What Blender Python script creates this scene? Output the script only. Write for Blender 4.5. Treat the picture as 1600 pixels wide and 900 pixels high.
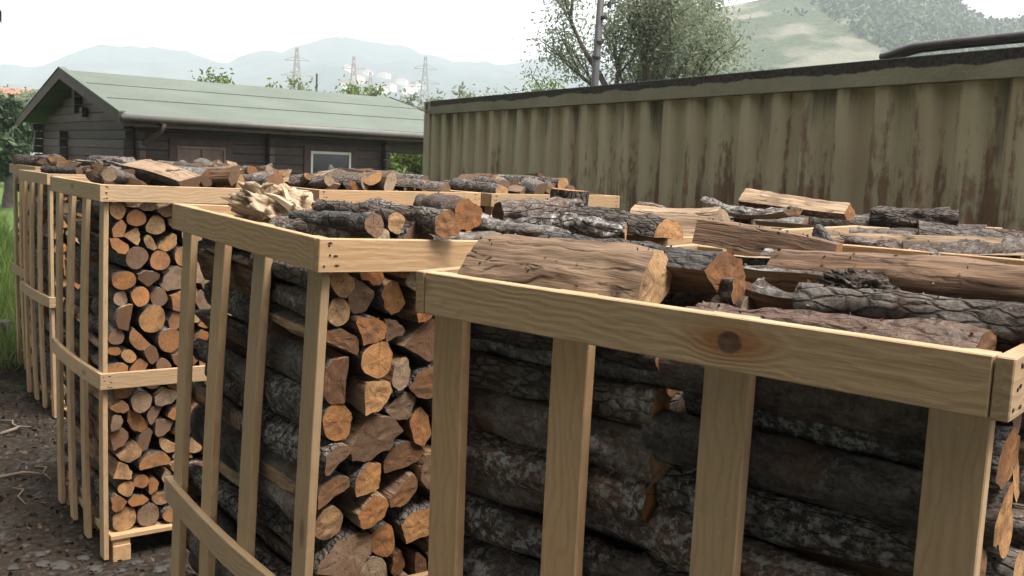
import bpy, bmesh, math, random
import numpy as np
from mathutils import Vector, Matrix, noise
from mathutils.bvhtree import BVHTree
for o in list(bpy.data.objects): bpy.data.objects.remove(o)
S = bpy.context.scene; COL = S.collection
# ------------------------------------------------------------------ camera
F, PITCH, ROLL, CZ = 1524., .12505, .0406, 1.89
CAMP = Vector((0, 0, CZ))
fw = Vector((0, math.cos(PITCH), -math.sin(PITCH))); _u = Vector((1, 0, 0)).cross(fw)
rt = Vector((1, 0, 0))*math.cos(ROLL)+_u*math.sin(ROLL); up = Vector((-1, 0, 0))*math.sin(ROLL)+_u*math.cos(ROLL)
cd = bpy.data.cameras.new('camera'); cam = bpy.data.objects.new('camera', cd); COL.objects.link(cam)
cd.sensor_width = 36; cd.lens = F/1600*36; cd.clip_start = .05; cd.clip_end = 9000
cam.matrix_world = Matrix(((rt.x, up.x, -fw.x, 0), (rt.y, up.y, -fw.y, 0), (rt.z, up.z, -fw.z, CZ), (0, 0, 0, 1)))
S.camera = cam
def ray(x, y): return fw+rt*((x-800)/F)-up*((y-450)/F)
def atz(x, y, z): d = ray(x, y); return CAMP+d*((z-CZ)/d.z)          # pixel -> point at height z
def aty(x, y, Y): d = ray(x, y); return CAMP+d*(Y/d.y)               # pixel -> point at distance Y
# ------------------------------------------------------------------ sky, sun, exposure
SUN_EL, SUN_AZ = math.radians(66), math.radians(125)                 # azimuth clockwise from +Y
W = bpy.data.worlds.new('World'); S.world = W; W.use_nodes = True
nt = W.node_tree; nt.nodes.clear()
sk = nt.nodes.new('ShaderNodeTexSky'); sk.sky_type = 'NISHITA'; sk.sun_disc = False
sk.sun_elevation = SUN_EL; sk.sun_rotation = SUN_AZ; sk.air_density = 1.0; sk.dust_density = 3.5; sk.ozone_density = 1
hs = nt.nodes.new('ShaderNodeHueSaturation'); hs.inputs['Saturation'].default_value = .12
bg = nt.nodes.new('ShaderNodeBackground'); bg.inputs['Strength'].default_value = .15
wo = nt.nodes.new('ShaderNodeOutputWorld')
nt.links.new(sk.outputs[0], hs.inputs['Color']); nt.links.new(hs.outputs[0], bg.inputs[0]); nt.links.new(bg.outputs[0], wo.inputs[0])
sl = bpy.data.lights.new('sun', 'SUN'); sl.energy = 2.0; sl.angle = math.radians(24); sl.color = (1, .95, .87)
so = bpy.data.objects.new('sun', sl); COL.objects.link(so)
sd = Vector((math.sin(SUN_AZ)*math.cos(SUN_EL), math.cos(SUN_AZ)*math.cos(SUN_EL), math.sin(SUN_EL)))
so.rotation_euler = sd.to_track_quat('Z', 'Y').to_euler(); so.location = (10, -10, 20)
S.view_settings.view_transform = 'Standard'; S.view_settings.look = 'None'
S.view_settings.gamma = 1; S.view_settings.use_curve_mapping = False; S.view_settings.exposure = 1.6
S.render.resolution_x = 1024; S.render.resolution_y = 576
# ------------------------------------------------------------------ material helpers
class NT:
    def __init__(s, name, rough=.8, spec=.25):
        s.m = bpy.data.materials.new(name); s.m.use_nodes = True; s.t = s.m.node_tree
        s.b = s.t.nodes['Principled BSDF']; s.b.inputs['Roughness'].default_value = rough
        s.b.inputs['Specular IOR Level'].default_value = spec
    def n(s, typ, **kw):
        x = s.t.nodes.new('ShaderNode'+typ)
        for k, v in kw.items():
            if k[0] == '_': setattr(x, k[1:], v)
            else: s.set(x.inputs[k.replace('9', ' ') if not k.startswith('i_') else int(k[2:])], v)
        return x
    def set(s, inp, v):
        if hasattr(v, 'is_output') or hasattr(v, 'links') and not isinstance(v, (int, float)): s.t.links.new(v, inp)
        else: inp.default_value = v
    def attr(s, name): return s.n('Attribute', _attribute_name=name)
    def coord(s): return s.n('TexCoord').outputs['Object']
    def rnd(s): return s.n('ObjectInfo').outputs['Random']
    def math(s, op, a, b=0., clamp=False):
        x = s.n('Math', _operation=op, _use_clamp=clamp); s.set(x.inputs[0], a); s.set(x.inputs[1], b); return x.outputs[0]
    def vm(s, op, a, b=(0, 0, 0)):
        x = s.n('VectorMath', _operation=op); s.set(x.inputs[0], a); s.set(x.inputs[1], b)
        return x.outputs['Value'] if op in ('LENGTH', 'DISTANCE', 'DOT_PRODUCT') else x.outputs[0]
    def noise(s, vec, scale, det=4, rough=.55, dist=0.):
        return s.n('TexNoise', Vector=vec, Scale=scale, Detail=det, Roughness=rough, Distortion=dist).outputs['Fac']
    def ramp(s, f, *stops, interp='LINEAR'):
        x = s.n('ValToRGB', Fac=f); e = x.color_ramp.elements; x.color_ramp.interpolation = interp
        while len(e) < len(stops): e.new(.5)
        for el, (p, c) in zip(e, stops):
            el.position = p; el.color = (c, c, c, 1) if isinstance(c, (int, float)) else (*c, 1)
        return x.outputs['Color']
    def mix(s, f, a, b, typ='MIX'):
        x = s.n('Mix', _data_type='RGBA', _blend_type=typ)
        s.set(x.inputs[0], f)
        for i, v in ((6, a), (7, b)): s.set(x.inputs[i], (*v, 1) if isinstance(v, tuple) and len(v) == 3 else v)
        return x.outputs[2]
    def done(s, col, bump=None, bs=.4, bd=.01):
        s.set(s.b.inputs['Base Color'], (*col, 1) if isinstance(col, tuple) else col)
        if bump is not None:
            bn = s.n('Bump', Height=bump, Strength=bs, Distance=bd); s.t.links.new(bn.outputs[0], s.b.inputs['Normal'])
        return s.m
def plain(name, col, rough=.8, var=.25, scale=6, bs=.2):
    t = NT(name, rough); c = t.coord(); n = t.noise(c, scale)
    k = tuple(max(0, v*(1-var)) for v in col); k2 = tuple(v*(1+var) for v in col)
    return t.done(t.ramp(n, (.3, k), (.7, k2)), n, bs)
def pine(name, knots=(), dark=0.):
    t = NT(name, .62, .3); c = t.coord(); r = t.rnd()
    off = t.n('CombineXYZ', X=t.math('MULTIPLY', r, 31.), Y=t.math('MULTIPLY', r, 17.), Z=t.math('MULTIPLY', r, 7.)).outputs[0]
    p = t.vm('ADD', c, off)
    warp = None
    kc = 0.
    for kx, ky, kr in knots:
        d = t.vm('LENGTH', t.vm('MULTIPLY', t.vm('SUBTRACT', c, (kx, ky, 0)), (.85, 1, 0)))
        d2 = t.vm('LENGTH', t.vm('MULTIPLY', t.vm('SUBTRACT', c, (kx, ky, 0)), (.42, 1, 0)))
        kk = t.n('MapRange', Value=d, **{'From9Min': kr*.9, 'From9Max': kr*1.15, 'To9Min': 1., 'To9Max': 0.}).outputs[0]
        halo = t.n('MapRange', Value=d2, **{'From9Min': kr*.9, 'From9Max': kr*2.6, 'To9Min': 1., 'To9Max': 0.}).outputs[0]
        warp = halo; kc = kk
    q = t.vm('MULTIPLY', p, (1.6, 22, 22))
    yw = t.noise(t.vm('MULTIPLY', p, (2.2, 5, 5)), 1.6, 3)
    grain_in = t.math('ADD', t.math('MULTIPLY', yw, 20.), t.n('SeparateXYZ', Vector=t.vm('MULTIPLY', p, (0, 170, 25))).outputs[1])
    if warp is not None: grain_in = t.math('ADD', grain_in, t.math('MULTIPLY', warp, 7.))
    rings = t.math('MULTIPLY_ADD', t.math('SINE', t.math('MULTIPLY', grain_in, 2.2)), .5); t.t.nodes[-1].inputs[2].default_value = .5
    fine = t.noise(q, 6, 5, .6)
    blot = t.noise(p, 5, 3)
    base = t.ramp(t.math('ADD', t.math('MULTIPLY', t.math('POWER', rings, 2.5), .2), t.math('MULTIPLY', fine, .62)), (.2, (.49, .34, .205)), (.8, (.335, .22, .12)))
    hue = t.ramp(t.math('FRACT', t.math('MULTIPLY', r, 7.3)), (0, (1.03, 1., .96)), (.35, (.78, .76, .72)), (.65, (.92, .88, .80)), (1, (1., .88, .76)))
    base = t.mix(1., base, hue, 'MULTIPLY')
    base = t.mix(t.ramp(blot, (.55, 0.), (.8, .35)), base, (.25, .21, .15))
    sp = t.noise(t.vm('MULTIPLY', p, (1, 2, 2)), 90, 2)
    base = t.mix(t.ramp(sp, (.70, 0.), (.76, .5)), base, (.62, .52, .38))
    # small scattered knots
    v = t.n('TexVoronoi', Vector=t.vm('MULTIPLY', p, (2.3, 6, 6)), Scale=1.)
    base = t.mix(t.ramp(v.outputs['Distance'], (.05, .8), (.11, .0)), base, (.17, .085, .04))
    if warp is not None:
        base = t.mix(t.math('MULTIPLY', t.math('POWER', warp, 1.3), .85), base, (.33, .13, .045))
        kd = t.noise(p, 60, 4)
        base = t.mix(kc, base, t.ramp(kd, (.3, (.07, .032, .02)), (.75, (.20, .10, .055))))
    return t.done(base, t.math('ADD', fine, t.math('MULTIPLY', rings, .3)), .25, .004)
def logcoords(t):
    a = t.attr('lc').outputs['Vector']; r = t.attr('rnd').outputs['Fac']
    off = t.n('CombineXYZ', X=t.math('MULTIPLY', r, 53.), Y=t.math('MULTIPLY', r, 29.), Z=t.math('MULTIPLY', r, 11.)).outputs[0]
    return a, r, t.vm('ADD', a, off)
def bark_mat():
    t = NT('bark', .85, .2); a, r, p = logcoords(t)
    w = t.vm('ADD', p, t.vm('MULTIPLY', t.n('TexNoise', Vector=p, Scale=30., Detail=3.).outputs['Color'], (.03, .012, .012)))
    n1 = t.noise(t.vm('MULTIPLY', p, (.55, 1, 1)), 60, 7, .68, .4)
    n2 = t.noise(p, 11, 4); n3 = t.noise(p, 190, 5, .7)
    v = t.n('TexVoronoi', Vector=t.vm('MULTIPLY', w, (.38, 1, 1)), Scale=62., _feature='DISTANCE_TO_EDGE').outputs[0]
    fis = t.ramp(v, (.0, 1.), (.16, 0.))
    rr = t.math('FRACT', t.math('MULTIPLY', r, 3.7))
    fs = t.ramp(t.math('FRACT', t.math('MULTIPLY', r, 6.1)), (.3, .08), (.95, .85))       # how fissured this log is
    dk = t.ramp(rr, (0, (.018, .014, .013)), (.35, (.034, .024, .019)), (.7, (.065, .052, .044)), (1, (.06, .032, .022)))
    lt = t.ramp(rr, (0, (.12, .11, .10)), (.35, (.15, .112, .09)), (.7, (.24, .21, .185)), (1, (.21, .12, .082)))
    c = t.mix(t.ramp(t.math('ADD', t.math('MULTIPLY', n1, .6), t.math('MULTIPLY', n3, .4)), (.38, 0.), (.64, 1.)), dk, lt)
    c = t.mix(t.math('MULTIPLY', fis, fs), c, (.016, .011, .009))
    # pale crusty lichen in patches, amount differs from log to log
    ln = t.noise(p, 55, 6, .75); lm = t.noise(p, 6.5, 3)
    am = t.math('MULTIPLY', t.ramp(lm, (.36, 0.), (.6, 1.)), t.ramp(ln, (.49, 0.), (.57, 1.)))
    lr = t.ramp(t.math('FRACT', t.math('MULTIPLY', r, 11.3)), (.2, .15), (.8, .95))
    c = t.mix(t.math('MULTIPLY', am, lr), c, t.ramp(n3, (.3, (.22, .225, .21)), (.7, (.46, .45, .41))))
    rb = t.noise(p, 8, 3)
    c = t.mix(t.ramp(rb, (.6, 0.), (.72, .6)), c, (.10, .04, .022))
    h = t.math('ADD', t.math('ADD', t.math('MULTIPLY', n1, .8), t.math('MULTIPLY', n3, .35)), t.math('MULTIPLY', t.math('MULTIPLY', fis, fs), -.8))
    return t.done(c, h, .9, .014)
def split_mat():
    t = NT('split_wood', .75, .2); a, r, p = logcoords(t)
    f = t.noise(t.vm('MULTIPLY', p, (2.2, 26, 26)), 3.5, 6, .62, .6)
    g = t.noise(p, 7, 4)
    rr = t.math('FRACT', t.math('MULTIPLY', r, 5.9))
    lt = t.ramp(rr, (0, (.40, .27, .16)), (.3, (.30, .175, .095)), (.6, (.215, .135, .085)), (1, (.45, .33, .215)))
    dk = t.ramp(rr, (0, (.21, .125, .065)), (.3, (.125, .062, .033)), (.6, (.08, .05, .034)), (1, (.24, .155, .095)))
    c = t.mix(t.ramp(f, (.36, 0.), (.66, 1.)), dk, lt)
    c = t.mix(t.ramp(g, (.52, 0.), (.75, .6)), c, (.085, .05, .034))
    cv = t.n('TexVoronoi', Vector=t.vm('MULTIPLY', t.vm('ADD', p, t.vm('MULTIPLY', t.n('TexNoise', Vector=p, Scale=14.).outputs['Color'], (0, .03, .03))), (2.6, 30, 30)), Scale=1., _feature='DISTANCE_TO_EDGE').outputs[0]
    ck = t.math('MULTIPLY', t.ramp(cv, (.0, 1.), (.07, 0.)), t.ramp(t.noise(p, 16, 3), (.45, 0.), (.6, .85)))
    c = t.mix(ck, c, (.03, .018, .012))
    return t.done(c, t.math('SUBTRACT', f, t.math('MULTIPLY', ck, .6)), .7, .008)
def end_mat():
    t = NT('cut_end', .8, .15); a, r, p = logcoords(t)
    sx = t.n('SeparateXYZ', Vector=a)
    flat = t.n('CombineXYZ', Y=sx.outputs[1], Z=sx.outputs[2]).outputs[0]
    d = t.vm('LENGTH', flat)
    wob = t.noise(p, 14, 3)
    ring = t.math('SINE', t.math('ADD', t.math('MULTIPLY', d, 900.), t.math('MULTIPLY', wob, 22.)))
    rg = t.math('MULTIPLY_ADD', ring, .5); t.t.nodes[-1].inputs[2].default_value = .5
    rr = t.math('FRACT', t.math('MULTIPLY', r, 9.1))
    lt = t.ramp(rr, (0, (.47, .31, .165)), (.2, (.45, .235, .095)), (.4, (.38, .165, .06)), (.6, (.30, .155, .075)), (.74, (.12, .07, .045)), (.86, (.22, .14, .09)), (1, (.40, .31, .21)))
    dk = t.mix(1., lt, (.62, .55, .5), 'MULTIPLY')
    f = t.noise(t.vm('MULTIPLY', p, (3, 1, 1)), 60, 4, .65)
    c = t.mix(t.math('ADD', t.math('MULTIPLY', rg, .45), t.math('MULTIPLY', t.ramp(f, (.35, 0.), (.7, 1.)), .55)), lt, dk)
    c = t.mix(t.ramp(t.noise(p, 13, 5, .65), (.45, 0.), (.68, .8)), c, (.12, .068, .042))
    c = t.mix(t.ramp(t.noise(p, 120, 3), (.58, 0.), (.68, .5)), c, (.07, .04, .027))
    # drying cracks running out from the pith
    an = t.math('ARCTAN2', sx.outputs[1], sx.outputs[2])
    cr = t.n('TexVoronoi', _voronoi_dimensions='1D', _feature='DISTANCE_TO_EDGE', W=t.math('ADD', t.math('MULTIPLY', an, 1.1), t.math('MULTIPLY', r, 40.)), Scale=1.).outputs[0]
    cm = t.math('LESS_THAN', t.math('MULTIPLY', cr, d), .0006)
    c = t.mix(t.math('MULTIPLY', cm, t.ramp(t.noise(p, 20, 2), (.48, 0.), (.55, .8))), c, (.05, .027, .017))
    return t.done(c, f, .4, .004)
M = {}
M['pine'] = pine('pine_board'); M['pine_knot'] = pine('pine_board_knotted', ((.135, .002, .0155),))
M['bark'], M['split'], M['end'] = bark_mat(), split_mat(), end_mat()
# ------------------------------------------------------------------ object helpers
def link(o, parent=None):
    COL.objects.link(o)
    if parent is not None: o.parent = parent
    return o
def tag(o, label, cat, group=None):
    o['label'] = label; o['category'] = cat
    if group: o['group'] = group
    return o
def empty(name, loc=(0, 0, 0), rot=(0, 0, 0)):
    o = bpy.data.objects.new(name, None); o.location = loc; o.rotation_euler = rot; o.empty_display_size = .1
    return link(o)
class MB:
    def __init__(s): s.v = []; s.f = []; s.m = []
    def add(s, V, Fs, mi=0):
        k = len(s.v); s.v += [tuple(v) for v in V]; s.f += [tuple(i+k for i in f) for f in Fs]; s.m += [mi]*len(Fs)
    def box(s, a, b, mi=0):
        x0, y0, z0 = a; x1, y1, z1 = b
        s.add([(x0, y0, z0), (x1, y0, z0), (x1, y1, z0), (x0, y1, z0), (x0, y0, z1), (x1, y0, z1), (x1, y1, z1), (x0, y1, z1)],
              [(0, 3, 2, 1), (4, 5, 6, 7), (0, 1, 5, 4), (1, 2, 6, 5), (2, 3, 7, 6), (3, 0, 4, 7)], mi)
    def tube(s, pts, rad, n=8, mi=0, cap=True):
        pts = [Vector(p) for p in pts]; R = rad if hasattr(rad, '__len__') else [rad]*len(pts); V = []; Fs = []
        ref = Vector((0, 0, 1)) if abs((pts[-1]-pts[0]).normalized().z) < .9 else Vector((1, 0, 0))
        for i, p in enumerate(pts):
            t = (pts[min(i+1, len(pts)-1)]-pts[max(i-1, 0)]).normalized(); a = t.cross(ref).normalized(); b = t.cross(a)
            V += [p+(a*math.cos(k*2*math.pi/n)+b*math.sin(k*2*math.pi/n))*R[i] for k in range(n)]
        for i in range(len(pts)-1):
            Fs += [(i*n+k, i*n+(k+1) % n, (i+1)*n+(k+1) % n, (i+1)*n+k) for k in range(n)]
        if cap: Fs += [tuple(range(n-1, -1, -1)), tuple((len(pts)-1)*n+k for k in range(n))]
        s.add(V, Fs, mi)
    def build(s, name, mats, parent=None, smooth=False, bevel=0):
        me = bpy.data.meshes.new(name); me.from_pydata(s.v, [], s.f)
        for m in (mats if isinstance(mats, (list, tuple)) else [mats]): me.materials.append(m)
        me.polygons.foreach_set('material_index', s.m)
        bm = bmesh.new(); bm.from_mesh(me)
        if bevel: bmesh.ops.bevel(bm, geom=bm.edges[:], offset=bevel, segments=1, affect='EDGES')
        bmesh.ops.recalc_face_normals(bm, faces=bm.faces); bm.to_mesh(me); bm.free()
        if smooth: me.polygons.foreach_set('use_smooth', [True]*len(me.polygons))
        me.update()
        return link(bpy.data.objects.new(name, me), parent)
_bc = {}
def board(name, parent, c, ax, L, w, t, mat, bow=0., seed=0):
    """a sawn board: ax = (length, width, thickness) directions in the parent's frame, c its centre"""
    key = (round(L, 3), round(w, 3), round(t, 3), mat.name, round(bow, 3))
    if key not in _bc:
        me = bpy.data.meshes.new(name); bm = bmesh.new(); N = 9 if bow else 3
        prev = None
        for i in range(N):
            x = -L/2+L*i/(N-1); z = bow*(1-(2*x/L)**2)
            vs = [bm.verts.new((x, sy*w/2, z+sz*t/2)) for sy, sz in ((-1, -1), (1, -1), (1, 1), (-1, 1))]
            if prev:
                for k in range(4): bm.faces.new((prev[k], prev[(k+1) % 4], vs[(k+1) % 4], vs[k]))
            else: bm.faces.new(vs[::-1])
            prev = vs
        bm.faces.new(prev); bmesh.ops.recalc_face_normals(bm, faces=bm.faces)
        es = [e for e in bm.edges if e.calc_face_angle(0) > .8]
        bmesh.ops.bevel(bm, geom=es, offset=.0018, segments=1, affect='EDGES')
        bm.to_mesh(me); bm.free(); me.materials.append(mat); _bc[key] = me
    o = bpy.data.objects.new(name, _bc[key])
    X, Y, Z = (Vector(a) for a in ax)
    m = Matrix((X, Y, Z)).transposed().to_4x4(); m.translation = Vector(c)
    link(o, parent); o.matrix_local = m
    return o
# ------------------------------------------------------------------ ground
def gz(x, y): return .035*noise.noise(Vector((x*.35, y*.35, 0)))+.012*noise.noise(Vector((x*2.1, y*2.1, 3)))-.035
t = NT('ground_dirt', .95, .1); c = t.n('NewGeometry').outputs['Position']
n1 = t.noise(c, 1.1, 5); n2 = t.noise(c, 26, 5, .65); n3 = t.noise(c, 7, 4)
dirt = t.ramp(n2, (.3, (.014, .010, .008)), (.55, (.036, .027, .02)), (.75, (.085, .07, .056)))
grav = t.ramp(t.n('TexVoronoi', Vector=c, Scale=45.).outputs['Color'], (.2, (.022, .02, .018)), (.9, (.085, .08, .074)))
g = t.mix(t.ramp(n3, (.54, 0.), (.66, .85)), dirt, grav)
sx = t.n('SeparateXYZ', Vector=c)
gm = t.math('ADD', t.math('MULTIPLY', t.math('ADD', sx.outputs[0], 5.2), -.5), t.math('MULTIPLY', t.math('SUBTRACT', n1, .5), 5.))
far = t.math('MULTIPLY', t.math('SUBTRACT', sx.outputs[1], 12.), .3)
gm = t.math('MAXIMUM', gm, far, True); t.t.nodes[-1].use_clamp = True
g = t.mix(gm, g, t.ramp(n2, (.3, (.035, .065, .014)), (.7, (.10, .15, .035))))
M['ground'] = t.done(g, n2, .7, .03)
S.cycles.volume_bounces = 1
S.cycles.max_bounces = 8
def axis(lo, hi, near_lo, near_hi, st, far):
    a = list(np.arange(near_lo, near_hi, st)); k = near_lo; d = st; L = []
    while k > lo: d *= 1.35; k -= d; L.append(k)
    k = near_hi; d = st; Rr = [near_hi]
    while k < hi: d *= 1.35; k += d; Rr.append(k)
    return sorted(L)+a+Rr
xs = axis(-3800, 3800, -7, 6, .22, 0); ys = axis(-900, 3800, -1.5, 13, .22, 0)
mb = MB(); mb.v = [(x, y, gz(x, y)) for y in ys for x in xs]; nx = len(xs)
mb.f = [(j*nx+i, j*nx+i+1, (j+1)*nx+i+1, (j+1)*nx+i) for j in range(len(ys)-1) for i in range(nx-1)]; mb.m = [0]*len(mb.f)
o = mb.build('ground', M['ground'], smooth=True); o['kind'] = 'structure'
# ------------------------------------------------------------------ hills
def hill_mat(name, tree, bare, sc, amt):
    t = NT(name, 1., 0.); c = t.n('NewGeometry').outputs['Position']
    a = t.noise(c, sc, 6, .6); b = t.noise(c, sc*9, 4, .6); d = t.noise(c, sc*.6, 4)
    f = t.ramp(b, (.3, tuple(v*.5 for v in tree)), (.7, tree))
    br = t.ramp(a, (.3, tuple(v*.75 for v in bare)), (.7, bare))
    return t.done(t.mix(t.ramp(d, (amt-.05, 0.), (amt+.05, 1.)), f, br), b, .6, 3)
M['hill_near'] = hill_mat('hill_scrub', (.075, .092, .055), (.17, .16, .12), .05, .55)
M['hill_far'] = hill_mat('mountain_wood', (.045, .058, .058), (.10, .11, .10), .004, .62)
def ridge(name, pts, depth, back, mat, nx=150, ny=40, rough=8., seed=1):
    """terrain whose skyline passes through pts (photo pixel x, y) at the given distance and drops to the ground towards us"""
    mb = MB(); px = np.linspace(pts[0][0], pts[-1][0], nx); py = np.interp(px, [p[0] for p in pts], [p[1] for p in pts])
    for j in range(ny):
        s = j/(ny-1)
        for i in range(nx):
            Y = depth*(.42+.58*s) if s <= 1 else depth
            top = aty(px[i], py[i], depth); X = top.x*Y/depth
            h = top.z*(s**1.25)
            h += rough*s*(noise.fractal(Vector((X*.012, Y*.012, seed)), .9, 2, 5))*(1.-.5*s)
            mb.v.append((X, Y, max(h, -1)))
    for i in range(nx): mb.v.append((mb.v[(ny-1)*nx+i][0], depth+back, -1))
    for j in range(ny):
        for i in range(nx-1): mb.f.append((j*nx+i, j*nx+i+1, (j+1)*nx+i+1, (j+1)*nx+i))
    mb.m = [0]*len(mb.f)
    o = mb.build(name, mat, smooth=True); o['kind'] = 'structure'; return o
ridge('hill', [(960, 190), (1010, 110), (1060, 55), (1090, 22), (1150, 5), (1230, -12), (1330, -16), (1430, -10), (1490, -2), (1525, 16), (1560, 22), (1620, 20), (1760, 30), (2100, 60), (2600, 120)], 420, 200, M['hill_near'], rough=9)
ridge('mountain', [(-700, 150), (-300, 120), (-60, 112), (40, 104), (110, 82), (190, 74), (280, 80), (360, 92), (440, 78), (520, 58), (580, 70), (640, 74), (720, 96), (800, 98), (900, 90), (1000, 100), (1300, 120), (1800, 150)], 1500, 600, M['hill_far'], rough=26, seed=5)
# ------------------------------------------------------------------ crates
T, RH = .022, .077
CR = {}   # name -> (matrix, H)
def corner_frame(K, yaw): return Vector((math.cos(yaw), math.sin(yaw), 0)), Vector((-math.sin(yaw), math.cos(yaw), 0))
def make_crate(key, K, yaw, top, rx, ry, label, knot=False, detail=True):
    z0 = gz(*K)+.0; H = top-z0
    e = empty('firewood_crate', (K[0]-(Matrix.Rotation(yaw, 3, 'Z') @ Vector((ry*H, -rx*H, 0))).x, K[1]-(Matrix.Rotation(yaw, 3, 'Z') @ Vector((ry*H, -rx*H, 0))).y, z0), (rx, ry, yaw)); tag(e, label, 'crate', 'crates of firewood in rows')
    P = M['pine']; X, Y, Z = (1, 0, 0), (0, 1, 0), (0, 0, 1); nY = (0, -1, 0); nX = (-1, 0, 0)
    rs = random.Random(hash(key) % 999 if False else sum(map(ord, key)))
    for zc, h, b in ((H-RH/2, RH, 0), (H-.858-.037, .074, .018)):
        top_rail = b == 0
        # side rails over the slats, end rails over their ends
        L = 1-2*T-.004
        board('rail', e, (T/2, .5, zc), (nY, Z, nX), L, h, T, M['pine_knot'] if (knot and top_rail) else P, b)
        board('rail', e, (1-T/2, .5, zc), (Y, Z, X), L, h, T, P, b)
        board('rail', e, (.5, T/2, zc), (X, Z, nY), 1., h, T, P)
        board('rail', e, (.5, 1-T/2, zc), (nX, Z, Y), 1., h, T, P)
    for i, a in enumerate((.061, .372, .657, .932)):
        j = rs.uniform(-.008, .008) if i else 0
        zb = .012; L = H-.002-zb
        for sx, xx in ((1, T*1.5+.001), (-1, 1-T*1.5-.001)):
            if sx == -1 and not detail and i in (1, 2): pass
            bow = (.017 if i in (1, 2) else .006)
            board('slat', e, (xx, a+j, zb+L/2), (Z, Y, nX) if sx == 1 else (Z, nY, X), L, .073, T, P, bow)
    # base: deck boards on bearers and feet
    for k in range(6): board('deck_board', e, (.5, .055+k*.178, .118), (X, Y, Z), .90, .09, T, P)
    for b_ in (.10, .5, .90): board('bearer', e, (b_, .5, .092), (Y, X, (0, 0, -1)), .96, .08, .028, P)
    for b_ in (.10, .5, .90):
        for a_ in (.055, .5, .945): board('foot', e, (b_, a_, .034), (X, Y, Z), .08, .09, .086, P)
    if detail:
        mb = MB()
        for zc in (H-RH/2, H-.895):
            for side in (0, 1):
                for q in range(6):
                    x = .011+rs.uniform(.0, .024)+(q % 2)*.014; x = x if side == 0 else 1-x; z = zc+(-.026+(q//2)*.026)+rs.uniform(-.004, .004)
                    mb.tube([(x, .0006, z), (x, -.0012, z)], .0028, 6)
                    if q % 2: mb.box((x-.006, -.0009, z-.0015), (x+.006, -.0002, z+.0012))
        mb.build('nail_heads', M['nail'], e)['kind'] = 'stuff'
    CR[key] = (e, H)
    return e
M['nail'] = plain('rusty_nail', (.035, .022, .018), .6)
ya, yb, yc = .645, .6526, .865
def along(K, yaw, b, a=0.): X, Y = corner_frame(K, yaw); return (K[0]+X.x*b+Y.x*a, K[1]+X.y*b+Y.y*a)
KC, KB, KA, KD = (.585, 1.111), (-.432, 2.165), (-1.84, 4.33), (-3.215, 6.71)
make_crate('C1', KC, yc, 1.692, .002, -.016, 'new pine slatted crate with a big round knot on its top rail', True)
make_crate('C2', along(KC, yc, 1.045), yc, 1.735, 0, 0, 'slatted crate with a long smooth brown trunk lying across its top')
make_crate('C3', along(KC, yc, 2.07), yc, 1.692, 0, 0, 'slatted crate topped with dark lichen branches, next to the rusty container')
make_crate('B1', KB, yb, 1.712, .024, .026, 'slatted crate with a pale twisted root chunk on its top corner')
make_crate('B2', along(KB, yb, 1.04), yb, 1.70, 0, .0, 'slatted crate under the large pale wedge-shaped timber blocks', detail=False)
make_crate('B3', along(KB, yb, 2.10), yb+.01, 1.715, 0, 0, 'slatted crate at the container end of the row with the timber blocks', detail=False)
make_crate('A1', KA, ya, 1.733, .004, .01, 'tall slatted crate whose open side shows log ends down to the ground')
make_crate('A2', along(KA, ya, 1.055), ya, 1.728, 0, .0, 'middle slatted crate of the row between cabin and root chunk')
make_crate('A3', along(KA, ya, 2.13), ya, 1.725, 0, .0, 'slatted crate ending its row in front of the corrugated container')
make_crate('D1', KD, .648, 1.705, 0, 0, 'slatted crate with a bowed middle rail behind the crate of log ends')
make_crate('D2', along(KD, .648, 1.06), .648, 1.72, 0, 0, 'slatted crate facing the shuttered cabin window', detail=False)
make_crate('D3', along(KD, .648, 2.12), .648, 1.71, 0, 0, 'slatted crate facing the grey cabin window', detail=False)
make_crate('E1', along(KD, .648, .14, 1.1), .66, 1.73, 0, 0, 'last slatted crate beside the bright grass', detail=False)
make_crate('E2', along(KD, .648, 1.2, 1.1), .66, 1.72, 0, 0, 'slatted crate standing closest to the cabin wall', detail=False)
bpy.context.view_layer.update()
CMAT = {k: (e.matrix_world.copy(), H) for k, (e, H) in CR.items()}
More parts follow.
